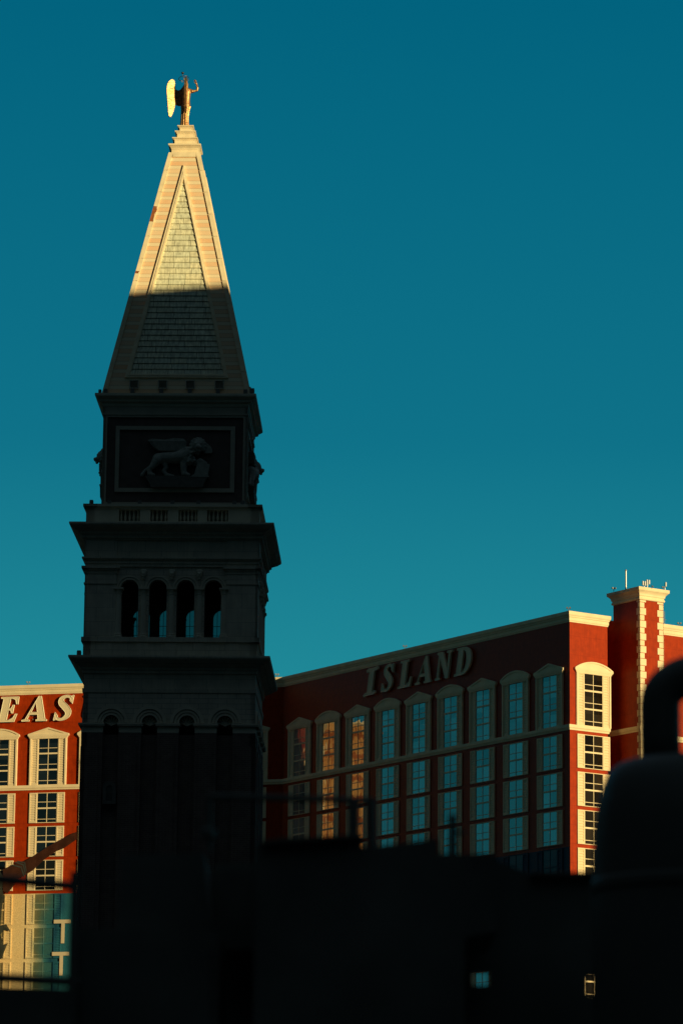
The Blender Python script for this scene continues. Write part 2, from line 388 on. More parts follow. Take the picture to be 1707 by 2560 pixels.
# ------------------------------------------------------------------ bell tower
TX, TY, TYAW = -13.507, 300.96, rad(-1.2965)
tower = empty('bell_tower', (TX, TY, 0), TYAW)
tag(tower, 'tall square bell tower with sunlit tiled pyramid spire, its lower storeys in shadow', 'bell tower')
def sides(fn, ks=(0,1,2,3)):
    """run a builder for the front and its three turned copies"""
    mb = MB()
    for k in ks:
        mb.M = Matrix.Rotation(k*math.pi/2, 4, 'Z'); fn(mb)
    return mb
def arc(cx, cz, r, a0, a1, n=16): return [(cx+r*math.cos(rad(a0+(a1-a0)*i/n)), cz+r*math.sin(rad(a0+(a1-a0)*i/n))) for i in range(n+1)]

NCH = [-4.62, -1.54, 1.46, 4.5]
# brick shaft: core with five strips on each face and a niche between them
def f_shaft(mb):
    e = [-6.99] + [q for c in NCH for q in (c-.64, c+.64)] + [6.99]
    for a, b in zip(e[0::2], e[1::2]):
        mb.box(a, b, -6.99, -6.5, 0, 45.5)
        mb.box(a+.32, b-.32, -7.05, -6.99, 0, 44.4)
mb = sides(f_shaft); mb.M = Matrix(); mb.stack([(6.5, 0), (6.5, 45.4)]); mb.build('shaft', M['brick'], tower)
# belt of stone blocks closing each strip
def f_belt(mb, i_):
    e = [-6.98] + [q for c in NCH for q in (c-.64, c+.64)] + [6.98]
    for a, b in list(zip(e[0::2], e[1::2]))[i_:i_+1]:
        mb.box(a, b, -7.0, -6.5, 45.5, 46.02)
        L = .0 if a < -6.9 else .12; R = .0 if b > 6.9 else .12
        mb.box(a-L-(.2 if a < -6.9 else 0), b+R+(.2 if b > 6.9 else 0), -7.2, -6.5, 46.02, 46.12)
        mb.box(a-L-(.23 if a < -6.9 else 0), b+R+(.23 if b > 6.9 else 0), -7.24, -6.5, 46.12, 46.24)
for k in range(4):
    for i_ in range(5):
        mb = MB(); mb.M = Matrix.Rotation(k*math.pi/2, 4, 'Z'); f_belt(mb, i_); mb.build('belt_block', M['stone_plain'], tower)
# ashlar band with the four blind arches
def f_ash(mb):
    lo = [(-6.9, 46.24)]
    for c in NCH: lo += [(c-.64, 46.24)] + arc(c, 46.36, .64, 180, 0, 12) + [(c+.64, 46.24)]
    lo += [(6.9, 46.24), (6.9, 48.67), (-6.9, 48.67)]
    mb.poly([lo], -6.9, -6.5)
sides(f_ash).build('arcade_wall', M['stone_fine'], tower)
def f_rings(mb, cs):
    for c in cs:
        for r0, r1, d in ((.62, .78, .06), (.86, 1.02, .10), (1.10, 1.36, .16)):
            mb.poly([arc(c, 46.30, r1, 0, 180, 20) + arc(c, 46.30, r0, 180, 0, 20)], -6.9-d, -6.9)
    for c in cs:    # scallop shell in the head of each niche
        for i in range(7):
            a = rad(90-78+26*i); mb.tube([(c, -6.52, 46.1), (c+.58*math.cos(a), -6.5, 46.3+.58*math.sin(a))], [.03, .09], 6)
# cornice between shaft and belfry
MB().stack([(6.9,48.67),(6.98,48.75),(7.0,49.08),(6.89,49.10),(6.89,50.27),(7.02,50.30),(7.02,50.5),(7.12,50.6),(7.12,50.76),(7.2,50.8),(7.75,51.15),(7.95,51.3),(8.02,51.32),(8.09,51.45),(8.09,51.6),(7.2,51.62)]).build('lower_cornice', M['stone'], tower)
def f_ped(mb):
    mb.box(-7.01, 7.01, -7.01, -6.4, 51.62, 52.83); mb.box(-7.17, 7.17, -7.17, -6.4, 52.86, 53.24)
    for x in (-5.1, -2.2, .05, 2.25, 5.1): mb.box(x-.42, x+.42, -7.07, -7.01, 51.7, 52.8)
mb = sides(f_ped); mb.build('belfry_parapet', M['stone'], tower)
# belfry walls with four arches on each face
AR = [-3.38, -1.08, 1.15, 3.40]; AH = .72
def f_bel(mb):
    holes = [[(c-AH, 53.3), (c+AH, 53.3)] + arc(c, 57.28, AH, 0, 180, 14) for c in AR]
    mb.poly([[(-6.85, 53.24), (6.85, 53.24), (6.85, 59.05), (-6.85, 59.05)]] + holes, -6.85, -6.1)
mb = sides(f_bel); mb.build('belfry_wall', M['stone_fine'], tower)
M['screen'] = mat('bird_mesh', (.03, .035, .035), .8); M['screen'].node_tree.nodes['Principled BSDF'].inputs['Alpha'].default_value = .62
def f_scr(mb, cs):
    for c in cs:
        mb.box(c-AH, c+AH, -6.2, -6.18, 53.3, 57.95)
def f_grid(mb, cs):
    for c in cs:
        for x in (-.36, 0, .36): mb.box(c+x-.02, c+x+.02, -6.16, -6.12, 53.3, 57.9)
        for z in (54.1, 54.9, 55.7, 56.5): mb.box(c-AH, c+AH, -6.161, -6.121, z-.02, z+.02)
for k in (1, 2, 3):
    for c in AR:
        mb = MB(); mb.M = Matrix.Rotation(k*math.pi/2, 4, 'Z'); f_scr(mb, (c,)); sc_ = mb.build('bird_screen', M['screen'], tower)
        mb = MB(); mb.M = Matrix.Rotation(k*math.pi/2, 4, 'Z'); f_grid(mb, (c,)); mb.build('screen_frame', M['louver'], sc_)
def f_pil(mb, ss):
    for s in ss:
        x0, x1 = sorted((s*4.45, s*7.0)); mb.box(x0, x1, -7.0, -6.8, 53.24, 58.45)
        mb.box(x0-.04, x1+.04, -7.08, -6.8, 57.6, 57.72)
        for i, (o, za, zb) in enumerate(((.06, 58.45, 58.58), (.14, 58.72, 58.86), (.27, 58.86, 59.05))): mb.box(x0-o, x1+o, -7.0-o, -6.8, za, zb)
        for i in range(9): xx = x0+.12+i*.29; mb.box(xx, xx+.15, -7.1, -6.9, 58.58, 58.72)
        mb.box(x0, x1, -7.02, -6.8, 58.58, 58.72)
def corners(fn, name, m):
    # one object per tower corner: the right end of one face and the left end of the next
    for k in range(4):
        mb = MB(); mb.M = Matrix.Rotation(k*math.pi/2, 4, 'Z'); fn(mb, (1,)); mb.M = Matrix.Rotation((k+1)*math.pi/2, 4, 'Z'); fn(mb, (-1,)); mb.build(name, m, tower)
corners(f_pil, 'corner_pilaster', M['stone'])
MB().box(-6.0, 6.0, -6.0, 6.0, 58.4, 59.04).build('belfry_ceiling', M['panel'], tower)
MB().box(-6.0, 6.0, -6.0, 6.0, 52.4, 53.22).build('belfry_floor', M['panel'], tower)
def each(fn, cs, name, m):
    for k in range(4):
        for c in cs:
            mb = MB(); mb.M = Matrix.Rotation(k*math.pi/2, 4, 'Z'); fn(mb, (c,)); mb.build(name, m, tower)
def f_archm(mb, cs):
    for c in cs:
        for r0, r1, d in ((.72, .86, .06), (.92, 1.05, .12)):
            mb.poly([arc(c, 57.28, r1, 0, 180, 18) + arc(c, 57.28, r0, 180, 0, 18)], -6.85-d, -6.84)
each(f_archm, AR, 'arch_trim', M['stone_plain'])
each(f_rings, NCH, 'arch_moulding', M['stone_plain'])
colm = MB().lathe([(.36,53.24),(.36,53.36),(.30,53.42),(.33,53.5),(.265,53.58),(.24,56.75),(.28,56.8),(.27,56.86),(.34,57.1),(.37,57.16)], n=18)
colm.box(-.40, .40, -.40, .40, 57.16, 57.30)
cme = colm.mesh('column', M['stone_plain'])
for k in range(4):
    for c in (-4.24, -2.23, .035, 2.275, 4.27):
        o = bpy.data.objects.new('column', cme); COL.objects.link(o); o.parent = tower
        v = Matrix.Rotation(k*math.pi/2, 4, 'Z') @ Vector((c, -6.84, 0)); o.location = v
mk = MB().ball((0,0,0), .30, (.85,.7,1.1)).ball((0,-.2,-.02), .09, (1,1.2,1.3)).ball((-.12,-.16,.08), .07).ball((.12,-.16,.08), .07).ball((0,-.15,-.19), .1, (1.2,.8,.7)).ball((0,0,.22), .26, (1.15,.7,.7)).ball((0,-.02,-.36), .14, (1,.8,1))
mo = mk.build('carved_mask', M['stone_plain'], tower, (-2.25, -6.98, 58.45)); voxel(mo, .03, 1)
for k in range(2):
    for c in (-2.25, .03, 2.25):
        if k == 0 and c == -2.25: continue
        o = mo.copy(); COL.objects.link(o); o.parent = tower; o.rotation_euler = (0,0,k*math.pi/2)
        o.location = Matrix.Rotation(k*math.pi/2, 4, 'Z') @ Vector((c, -6.98, 58.45))
# entablature and great cornice
MB().stack([(6.98,59.05),(6.98,59.28),(7.05,59.3),(7.05,59.5),(7.12,59.52),(7.26,59.68),(7.26,59.81),(6.97,59.82),(6.97,61.2),(7.14,61.22),(7.14,61.3),(7.30,61.36),(7.30,61.53),(7.36,61.6),(7.49,61.68),(7.49,61.83),(7.55,61.86),(8.0,62.08),(8.1,62.2),(8.18,62.22),(8.27,62.34),(8.27,62.48),(7.3,62.5)]).build('great_cornice', M['stone'], tower)
def f_fp(mb, ss):
    for s in ss:
        x0, x1 = sorted((s*4.45, s*7.08)); mb.box(x0, x1, -7.08, -6.9, 59.84, 61.19)
corners(f_fp, 'frieze_block', M['stone'])
# balustrade
def f_bal(mb):
    mb.box(-7.02, 7.02, -7.02, -6.3, 62.5, 62.8); mb.box(-7.08, 7.08, -7.08, -6.3, 63.78, 63.9)
    mb.box(-7.26, 7.26, -7.26, -6.1, 63.97, 64.18); mb.box(-7.16, 7.16, -7.16, -6.1, 63.9, 63.97)
    for a, b in ((-7.02,-4.35),(-2.65,-1.8),(-.4,.48),(2.02,2.8),(4.5,7.02)): mb.box(a, b, -7.02, -6.3, 62.8, 63.78)
    for a, b in ((-4.35,-2.65),(-1.8,-.4),(.48,2.02),(2.8,4.5)):
        n = int((b-a)/.3)
        for i in range(n):
            x = a+(i+.5)*(b-a)/n; mb.lathe([(.07,62.8),(.06,62.9),(.11,63.12),(.05,63.5),(.08,63.78)], (x,-6.75,0), 8)
sides(f_bal).build('balustrade', M['stone_plain'], tower)
MB().stack([(6.3,62.5),(6.3,64.1)]).build('balustrade_core', M['relief'], tower)
# attic storey with framed relief panel
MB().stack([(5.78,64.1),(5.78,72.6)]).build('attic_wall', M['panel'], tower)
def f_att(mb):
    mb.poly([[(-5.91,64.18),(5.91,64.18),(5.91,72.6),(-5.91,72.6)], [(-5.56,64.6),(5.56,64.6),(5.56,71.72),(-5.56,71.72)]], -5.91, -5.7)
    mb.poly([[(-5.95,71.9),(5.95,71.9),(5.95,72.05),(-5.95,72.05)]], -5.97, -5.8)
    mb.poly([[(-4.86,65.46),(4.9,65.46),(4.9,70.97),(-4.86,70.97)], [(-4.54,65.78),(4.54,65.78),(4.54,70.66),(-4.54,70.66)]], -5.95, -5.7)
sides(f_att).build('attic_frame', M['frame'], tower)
MB().stack([(5.95,72.6),(6.0,72.72),(6.0,72.86),(6.12,72.9),(6.25,72.98),(6.25,73.12),(6.33,73.16),(6.5,73.3),(6.56,73.34),(6.59,73.42),(6.59,73.59),(5.9,73.6)]).build('upper_cornice', M['stone_plain'], tower)
# winged lion relief
def LX(x): return -2.74+(x-200)*.00539
def LZ(y): return 66.65+(705-y)*.00556
def lion_mesh():
    mb = MB(); D = -5.80
    def ch(pts): mb.chain([(LX(x), D-d, LZ(y), r*.0055) for x, y, r, d in pts])
    ch([(450,420,78,.18),(560,405,82,.22),(700,410,88,.25),(820,390,105,.28),(900,340,100,.28)])
    ch([(880,430,85,.3),(930,470,62,.3)])
    ch([(450,440,78,.3),(385,530,50,.35),(330,590,36,.33),(335,655,38,.33),(400,675,26,.38)])
    ch([(550,470,52,.12),(585,555,36,.12),(545,605,32,.12),(590,665,34,.14),(690,682,24,.16)])
    ch([(850,470,66,.36),(852,570,48,.4),(856,650,44,.4),(925,672,28,.45)])
    ch([(960,430,62,.2),(1020,490,42,.2),(1100,455,40,.3),(1180,495,26,.34)])
    ch([(400,450,20,.2),(330,540,14,.2),(260,605,20,.2),(222,665,30,.2)])
    mb.ball((LX(1068), D-.5, LZ(235)), .52, (.95,.85,1.05))
    mb.ball((LX(1075), D-.98, LZ(275)), .24, (1.1,.9,.8)); mb.ball((LX(1072), D-1.14, LZ(262)), .09, (1.4,.7,.8))
    mb.ball((LX(1075), D-.9, LZ(325)), .16, (1.3,.8,.7))
    for x in (1030, 1115): mb.ball((LX(x), D-.86, LZ(215)), .08)
    for i in range(13):
        a = rad(-30+i*25); mb.ball((LX(1060)+.56*math.cos(a), D-.42, LZ(240)+.60*math.sin(a)), .17)
    for i in range(34):
        mb.ball((LX(random.uniform(850,1030)), D-.62-random.uniform(0,.08), LZ(random.uniform(280,490))), random.uniform(.08,.13))
    return mb
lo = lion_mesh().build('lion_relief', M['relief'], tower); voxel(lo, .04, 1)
def wingm():
    mb = MB()
    W = [(300,150),(380,130),(560,145),(700,120),(840,130),(885,172),(868,320),(720,335),(600,325),(450,300),(370,235)]
    mb.poly([[(LX(x), LZ(y)) for x, y in W]], -6.25, -5.75)
    for i in range(9):
        y = 165+i*17; mb.tube([(LX(330+i*16), -6.27, LZ(y)), (LX(600), -6.33, LZ(y+6)), (LX(870), -6.27, LZ(y-2+i))], .05, 6)
    mb.poly([[(LX(x), LZ(y)) for x, y in [(1150,180),(1200,190),(1262,250),(1283,310),(1262,338),(1150,335)]]], -6.05, -5.75)
    return mb
lw_ = wingm().build('wing', M['relief'], lo)
def bookm():
    return MB().poly([[(LX(x), LZ(y)) for x, y in [(1062,470),(1245,515),(1215,690),(1005,690)]]], -6.3, -5.9).poly([[(LX(x), LZ(y)) for x, y in [(1000,670),(1225,680),(1240,706),(955,706)]]], -6.38, -5.8)
bk_ = bookm().build('book', M['relief'], lo)
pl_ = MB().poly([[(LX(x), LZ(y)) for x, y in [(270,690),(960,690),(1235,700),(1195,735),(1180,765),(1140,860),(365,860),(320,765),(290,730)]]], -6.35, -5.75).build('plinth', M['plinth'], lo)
for k in (1, 3):
    c = copy_tree(lo, tower); c.rotation_euler = (0,0,k*math.pi/2)
# spire -------------------------------------------------------------
Z0, H0, Z1, H1 = 73.59, 5.98, 95.78, 1.23
SL = (H0-H1)/(Z1-Z0)
NRM = Vector((0,-1,SL)).normalized()
def SP(x, off, z):
    h = H0-(z-Z0)*SL; return (x+0*NRM.x, -h+NRM.y*off, z+NRM.z*off)
MB().stack([(H0, Z0), (H1, Z1)]).build('spire', M['spire'], tower)
def f_hip(mb, ss):
    def hw(z): return H0-(z-Z0)*SL
    for s in ss:
        z = Z0; zt = Z1
        while z < zt-.01:                           # cut stones with a fine joint between them
            z2 = min(z+2.05, zt)
            q = [(s*(hw(z)+.10), z+.015), (s*(hw(z)-.27), z+.015), (s*(hw(z2)-.27), z2-.015), (s*(hw(z2)+.10), z2-.015)]
            mb.poly([q], .11, -.05, lambda x, y, zz: SP(x, y, zz)); z = z2
corners(f_hip, 'hip_stone', M['peak'])
sides(lambda mb: mb.poly([[(-.98, 95.35), (.98, 95.35), (.98, 95.79), (-.98, 95.79)]], .10, -.05, lambda x, y, zz: SP(x, y, zz))).build('spire_collar', M['peak'], tower)
TO = [(-4.24,75.08),(4.26,75.08),(-.03,94.6)]; TI = [(-3.80,75.38),(3.88,75.38),(-.01,93.2)]
def f_fr(mb):
    mb.poly([TO, TI], .16, -.05, lambda x, y, zz: SP(x, y, zz))
    A = [(-4.02,75.22),(4.05,75.22),(-.02,93.95)]; B = [(-3.88,75.33),(3.95,75.33),(-.015,93.4)]
    mb.poly([A, B], .20, .1, lambda x, y, zz: SP(x, y, zz))
sides(f_fr).build('panel_frame', M['peak'], tower)
def f_tile(mb):
    zb = 75.36
    def half(z):
        t = (z-75.36)/(93.2-75.36); return (-3.82*(1-t)-.01*t, 3.90*(1-t)-.01*t)
    i = 0
    while zb < 92.9:
        zt = min(zb+.51, 93.1); a, b = half(zb); c, d = half(zt)
        vs = [SP(a,.10,zb), SP(b,.10,zb), SP(d,.035,zt), SP(c,.035,zt), SP(a,.0,zb), SP(b,.0,zb)]
        mb.add(vs, [(0,1,2,3), (4,5,1,0)]); zb = zt; i += 1
sides(f_tile).build('roof_tiles', M['tile'], tower)
vb = MB(); vb.box(-.36,.36,-.04,.12,0,.70)
vo = MB().poly([[(-.38,0),(.38,0),(.38,.72),(-.38,.72)], [(-.31,.06),(.31,.06),(.31,.66),(-.31,.66)]], -.10, .15)
for i in range(6):
    z = .08+i*.098; vo.add([(-.31,-.08,z),(.31,-.08,z),(.31,.04,z+.07),(-.31,.04,z+.07)], [(0,1,2,3)])
vo.add([(-.31,.06,.06),(.31,.06,.06),(.31,.06,.66),(-.31,.06,.66)], [(0,1,2,3)])
vme = vo.mesh('vent', M['louver'])
for k in (0, 1):
    for x in (-3.45, -1.1, 1.16, 3.54):
        o = bpy.data.objects.new('vent', vme); COL.objects.link(o); o.parent = tower; o.rotation_euler = (0,0,k*math.pi/2)
        o.location = Matrix.Rotation(k*math.pi/2, 4, 'Z') @ Vector(SP(x, .06, 74.1))
# rust patches bleeding on the left hip stones
for za, zb_ in ((89.3, 90.72), (84.5, 84.72)):
    h1 = H0-(za-Z0)*SL; h2 = H0-(zb_-Z0)*SL
    n_ = 8 if zb_-za > 1 else 2; e1 = []; e2 = []
    for i in range(n_+1):
        z_ = za+(zb_-za)*i/n_; h = H0-(z_-Z0)*SL; j = random.uniform(-.07, .07); jz = random.uniform(-.05, .05) if i in (0, n_) else 0
        e1.append((-h-.11, z_)); e2.append((-h+.2+j, z_+jz))
    rb = MB(); rb.poly([e1 + e2[::-1]], .118, .09, lambda x, y, zz: SP(x, y, zz)); rb.build('rust_patch', M['rust'], tower)
# stepped pinnacle
MB().stack([(1.10,95.6),(1.10,96.1),(1.13,96.14),(1.16,96.24),(1.28,96.38),(1.33,96.4),(1.37,96.45),(1.37,96.56),
 (.88,96.57),(.88,96.98),(.91,97.0),(.98,97.1),(1.04,97.11),(1.08,97.15),(1.08,97.21),(.69,97.22),(.69,97.6),(.72,97.62),(.79,97.74),(.84,97.75),(.88,97.8),(.88,97.86),
 (.49,97.87),(.49,98.16),(.52,98.18),(.6,98.29),(.65,98.3),(.69,98.35),(.69,98.4)]).build('stepped_pinnacle', M['peak'], tower)
# little arched window low on the shaft
aw = empty('arched_window', (0,0,0), 0, tower)
MB().poly([[(-5.14,39.71),(-4.08,39.71)] + arc(-4.61,41.0,.53,0,180,14), [(-4.86,39.95),(-4.36,39.95)] + arc(-4.61,40.95,.25,0,180,10)], -7.16, -6.9).build('surround', M['plinth'], aw)
MB().poly([[(-4.90,39.9),(-4.32,39.9),(-4.32,41.2),(-4.90,41.2)]], -7.08, -6.95).build('pane', M['glass'], aw)

# floodlights standing on the tower's ledges
def Tw(v): return tower.matrix_basis @ Vector(v)
def flood_mesh():
    return MB().box(-.05,.05,-.05,.05,0,.16).box(-.16,.16,-.10,.14,.12,.36).poly([[(-.16,.36),(.16,.36),(.13,.44),(-.13,.44)]], -.06, .12)
fme = flood_mesh().mesh('floodlight', M['lamp'])
tmat = tower.matrix_basis.copy() if False else Matrix.Translation((TX,TY,0)) @ Matrix.Rotation(TYAW,4,'Z')
def put_flood(v, label, group, scale=1.0, rz=0):
    o = bpy.data.objects.new('floodlight', fme); COL.objects.link(o); o.location = tmat @ Vector(v); o.rotation_euler = (0,0,TYAW+rz); o.scale = (scale,)*3
    tag(o, label, 'floodlight', group)
LEDGE = [(-6.65,'small floodlight at the left end of the balustrade, standing out against the sky'),(-5.19,'small floodlight under the left corner of the lion panel, beside the pilaster'),
         (-2.72,'small floodlight on the balustrade below the tail of the carved lion'),(-.06,'small floodlight on the balustrade below the middle of the carved plinth'),
         (2.05,'small floodlight on the balustrade below the carved book'),(4.97,'inner one of the close pair of floodlights at the right of the balustrade'),
         (5.63,'outer one of the close pair of floodlights at the right of the balustrade')]
for x, lb in LEDGE: put_flood((x,-6.6,64.18), lb, 'floodlights on the tower balustrade', 1.0)
UP = [(-5.75,'dark floodlight at the left foot of the spire'),(-3.55,'dark floodlight below the first spire vent from the left'),(-1.2,'dark floodlight below the second spire vent from the left'),
      (1.15,'dark floodlight below the third spire vent from the left'),(3.45,'dark floodlight below the rightmost spire vent'),(5.7,'dark floodlight at the right foot of the spire')]
for x, lb in UP: put_flood((x,-6.12,73.6), lb, 'floodlights at the foot of the spire', 1.0)
put_flood((-6.2,-6.3,73.59), 'low floodlight on the left tip of the upper cornice', 'floodlights at the cornice tips', .8)
put_flood((6.25,-6.2,73.59), 'floodlight on the right tip of the upper cornice', 'floodlights at the cornice tips', 1.2)
put_flood((-7.3,-7.2,51.62), 'small floodlight on the left tip of the lower cornice beside the belfry parapet', 'floodlights at the cornice tips', 1.1)

# ------------------------------------------------------------------ angel statue
ang = empty('angel_statue', tmat @ Vector((0,0,98.4)), TYAW)
tag(ang, 'gilded winged angel statue with one arm raised, standing on the spire tip', 'statue')
b = MB()
def S(x, y, z): return (x, y, z-98.4)
rings = [(98.4,-.14,.40,.34),(98.55,-.14,.37,.32),(98.9,-.15,.33,.30),(99.4,-.13,.32,.29),(99.9,-.09,.35,.31),(100.25,-.06,.42,.34),(100.3,-.05,.38,.33),(100.8,-.05,.34,.29),(101.2,-.05,.37,.30),(101.6,-.05,.40,.29),(101.8,-.05,.34,.25),(101.95,-.06,.15,.15),(102.05,-.07,.12,.12)]
vs = []; fs = []; NN = 48
for i, (z, cx, rx, ry) in enumerate(rings):
    amp = .10 if z < 100.27 else .035
    for k in range(NN):
        a = 2*math.pi*k/NN; m = 1+amp*(math.sin(11*a+.6*z)+.5*math.sin(5*a+2))*(1 if z < 101.7 else .2)
        vs.append(S(cx+rx*m*math.cos(a), ry*m*math.sin(a), z))
for i in range(len(rings)-1):
    for k in range(NN): fs.append((i*NN+k, i*NN+(k+1)%NN, (i+1)*NN+(k+1)%NN, (i+1)*NN+k))
fs.append(tuple(range(NN-1,-1,-1))); n_ = len(vs); fs.append(tuple(range(n_-NN, n_)))
b.add(vs, fs)
b.ball(S(-.07,.06,102.27), .20, (.85,1,1.15)); b.ball(S(-.07,.25,102.24), .04)
# raised right arm with sleeve, forearm, palm and five fingers
b.chain([(*S(.20,0,101.72),.17),(*S(.45,.0,101.62),.16),(*S(.62,.0,101.64),.12)])
b.chain([(*S(.60,.0,101.63),.105),(*S(.88,.02,101.72),.10),(*S(.91,.02,101.95),.09),(*S(.84,.03,102.24),.07),(*S(.80,.03,102.34),.08),(*S(.77,.03,102.42),.075)])
for dx, dz, q in ((-.10,.17,.026),(-.05,.21,.027),(.0,.22,.028),(.045,.18,.026)):
    b.chain([(*S(.77+dx*.4,.03,102.44),.03),(*S(.75+dx*.8,.02,102.44+dz*.6),q),(*S(.70+dx,.0,102.44+dz),q*.8)])
b.chain([(*S(.73,.0,102.36),.03),(*S(.66,-.02,102.40),.028),(*S(.62,-.03,102.46),.024)])
# left arm held forward
b.chain([(*S(-.38,.02,101.7),.15),(*S(-.42,.25,101.4),.12),(*S(-.28,.55,101.35),.08)])
body = b.build('body', M['gold'], ang); voxel(body, .022, 1)
# skirt overfall at the hip
def wingsheet(pts_out, origin, dirv, th):
    """sheet with an outline (u,z); u runs along dirv from origin"""
    mb = MB(); d = Vector((dirv[0], dirv[1])).normalized(); nrm = Vector((d.y, -d.x))
    def T(u, y, z):
        bulge = .0
        return (origin[0]+d.x*u+nrm.x*y, origin[1]+d.y*u+nrm.y*y, z-98.4)
    mb.poly([pts_out], -th/2, th/2, T)
    return mb, T
k1 = 1/.92
fe = [(.0,101.75),(-.02,100.9),(.02,100.3),(.09,99.9),(.20,99.52),(.31,99.26),(.40,99.18),(.49,99.26),(.56,99.6),(.61,100.2),(.67,100.9),(.72,101.4),(.72,101.8),(.66,102.1),(.54,102.35),(.38,102.52),(.24,102.54),(.10,102.42),(.03,102.15)]
mb, T = wingsheet([(u*k1, z) for u, z in fe], (-.95,-.28), (-.90,-.42), .10)
for i in range(9):
    u = .07+i*.07; mb.tube([T(u*k1,.05,101.7+.4*math.sin(i*.35)), T((u*.92+.03)*k1,.05,100.8), T((u*.8+.08)*k1,.05,99.75+.02*i if i < 6 else 100.0)], .007, 6)
    mb.tube([T(u*k1,-.05,101.7+.4*math.sin(i*.35)), T((u*.92+.03)*k1,-.05,100.8), T((u*.8+.08)*k1,-.05,99.75+.02*i if i < 6 else 100.0)], .007, 6)
for i in range(14):
    uu = .12+.05*(i%7)*1.6; q = T(uu*k1, .05, 102.0+.12*(i//7)+.1*math.sin(uu*4)); mb.ball(q, .06)
wl = mb.build('wing', M['gold'], ang)
fi = [(u*.70, z) for u, z in [(0,101.7),(.35,101.62),(.62,101.72),(.9,102.0),(1.16,102.35),(1.22,102.3),(1.24,101.5),(1.2,100.6),(1.1,100.2),(.8,100.28),(.5,100.25),(.2,100.3),(0,100.35)]]
mb, T = wingsheet(fi, (-.95,-.26), (.92,.24), .09)
for i in range(12):
    u = .05+i*.066; mb.tube([T(u,-.05,101.55), T(u,-.06,100.4)], .03, 6)
mb.build('wing_root', M['gold'], ang)
fr = [(0,101.9),(.15,102.4),(.32,102.6),(.5,102.63),(.66,102.45),(.74,102.0),(.72,101.2),(.62,100.4),(.46,99.75),(.33,99.48),(.2,99.7),(.08,100.5),(0,101.2)]
fr = [(u*1.32, z) for u, z in fr]
mb, T = wingsheet(fr, (.02,-.22), (-.07,-1), .17)
for i in range(7): u = .13+i*.112; mb.tube([T(u,.09,102.2), T(u*.9+.04,.1,101.0), T(u*.7+.12,.08,100.0)], .03, 6)
for i in range(7): u = .13+i*.112; mb.tube([T(u,-.09,102.2), T(u*.9+.04,-.1,101.0), T(u*.7+.12,-.08,100.0)], .03, 6)
mb.build('wing', M['gold'], ang)
hal = MB().torus((-.275,-.1,4.345), .43, .022, Matrix.Rotation(rad(78),3,'X') @ Matrix.Rotation(rad(0),3,'Z') if False else Matrix.Rotation(rad(-8),3,'Y') @ Matrix.Rotation(rad(80),3,'X'), 40, 8)
hal.tube([(-.69,-.12,4.26),(-.24,-.02,3.98)], .012, 6).tube([(.15,-.1,4.40),(.06,-.02,4.15),(-.05,0,3.98)], .012, 6)
hal.build('halo', M['bronze'], ang, smooth=True)
MB().tube([(-.14,.0,3.95),(-.25,-.05,4.35),(-.37,-.05,4.74)], .022, 8).build('rod', M['bronze'], ang)
MB().lathe([(.01,4.74),(.07,4.77),(.13,4.83),(.13,4.86),(.06,4.92),(.03,4.95),(.005,4.97)], (-.37,-.05,0), 14).build('finial', M['bronze'], ang, smooth=True)

# ------------------------------------------------------------------ hotel building
TH = rad(34.403)
EV = Vector((math.cos(TH), math.sin(TH))); BV = Vector((-math.sin(TH), math.cos(TH)))
C0 = Vector((37.838, 602.951))
LD = Vector((-math.sin(rad(75.7)), math.cos(rad(75.7)))); P0 = Vector((-54.199, 684.352))
P9 = Vector((34.928, 607.2))
_den = LD.x*BV.y-LD.y*BV.x                      # where the two wings' wall planes meet
_t = ((P9.x-P0.x)*BV.y-(P9.y-P0.y)*BV.x)/_den
REC = P0 + LD*_t
LEND = P0 + LD*13.9
hotel = empty('hotel_building', (0, 0, 0))
tag(hotel, 'red resort hotel with cream trim and shuttered windows, standing in two wings behind the tower', 'hotel')
path = [LEND, REC, C0, C0+EV*7.95, C0+EV*7.95+BV*3, C0+EV*16.6+BV*3, C0+EV*16.6, C0+EV*24.55, C0+EV*24.55+BV*60]
foot = path[:-1] + [C0+EV*24.55+BV*105, Vector((-60, 716)), LEND+Vector((5, 22))]
MB().prism(foot, 0, 112.3).build('wall', M['red'], hotel)
MB().sweep(path, [(o_*.62, z_) for o_, z_ in [(0,110.7),(.14,110.72),(.18,110.92),(.30,110.98),(.30,111.35),(.24,111.42),(.30,111.5),(.46,111.56),(.46,111.72),(.62,111.84),(.72,111.95),(.74,112.42),(.70,112.5),(0,112.5)]]).build('roof_cornice', M['cream'], hotel)
MB().sweep(path, [(0,92.70),(.16,92.72),(.20,92.95),(.26,93.05),(.33,93.10),(.34,93.5),(.33,93.6),(0,93.6)]).build('belt_course', M['cream'], hotel)
# pier tower on the end of the wing
PW = C0 + EV*10.2 - BV*5.8; PWID, PDEP = 4.95, 9.2
pf = [PW+BV*PDEP, PW, PW+EV*PWID, PW+EV*PWID+BV*PDEP]
pu = [PW+BV*7.0, PW, PW+EV*PWID, PW+EV*PWID+BV*7.0]
pm_ = MB().prism(pf, 0, 112.2); pm_.prism([q for q in pu], 112.2, 116.5); pm_.build('pier', M['red'], hotel)
MB().prism([q+Vector((0,0)) for q in pu], 116.5, 116.8).build('pier_roof', M['lamp'], hotel)
pp = [PW+BV*(PDEP-1.2), PW, PW+EV*PWID, PW+EV*PWID+BV*(PDEP-1.2)]
MB().sweep(pu, [(o_*.58, z_) for o_, z_ in [(0,114.75),(.3,114.8),(.42,114.9),(.42,115.1),(.2,115.25),(.25,115.4),(.45,115.5),(.5,115.75),(.7,115.95),(1.1,116.2),(1.25,116.25),(1.38,116.4),(1.38,116.82),(0,116.82)]], closed=True).build('pier_cornice', M['cream'], hotel)
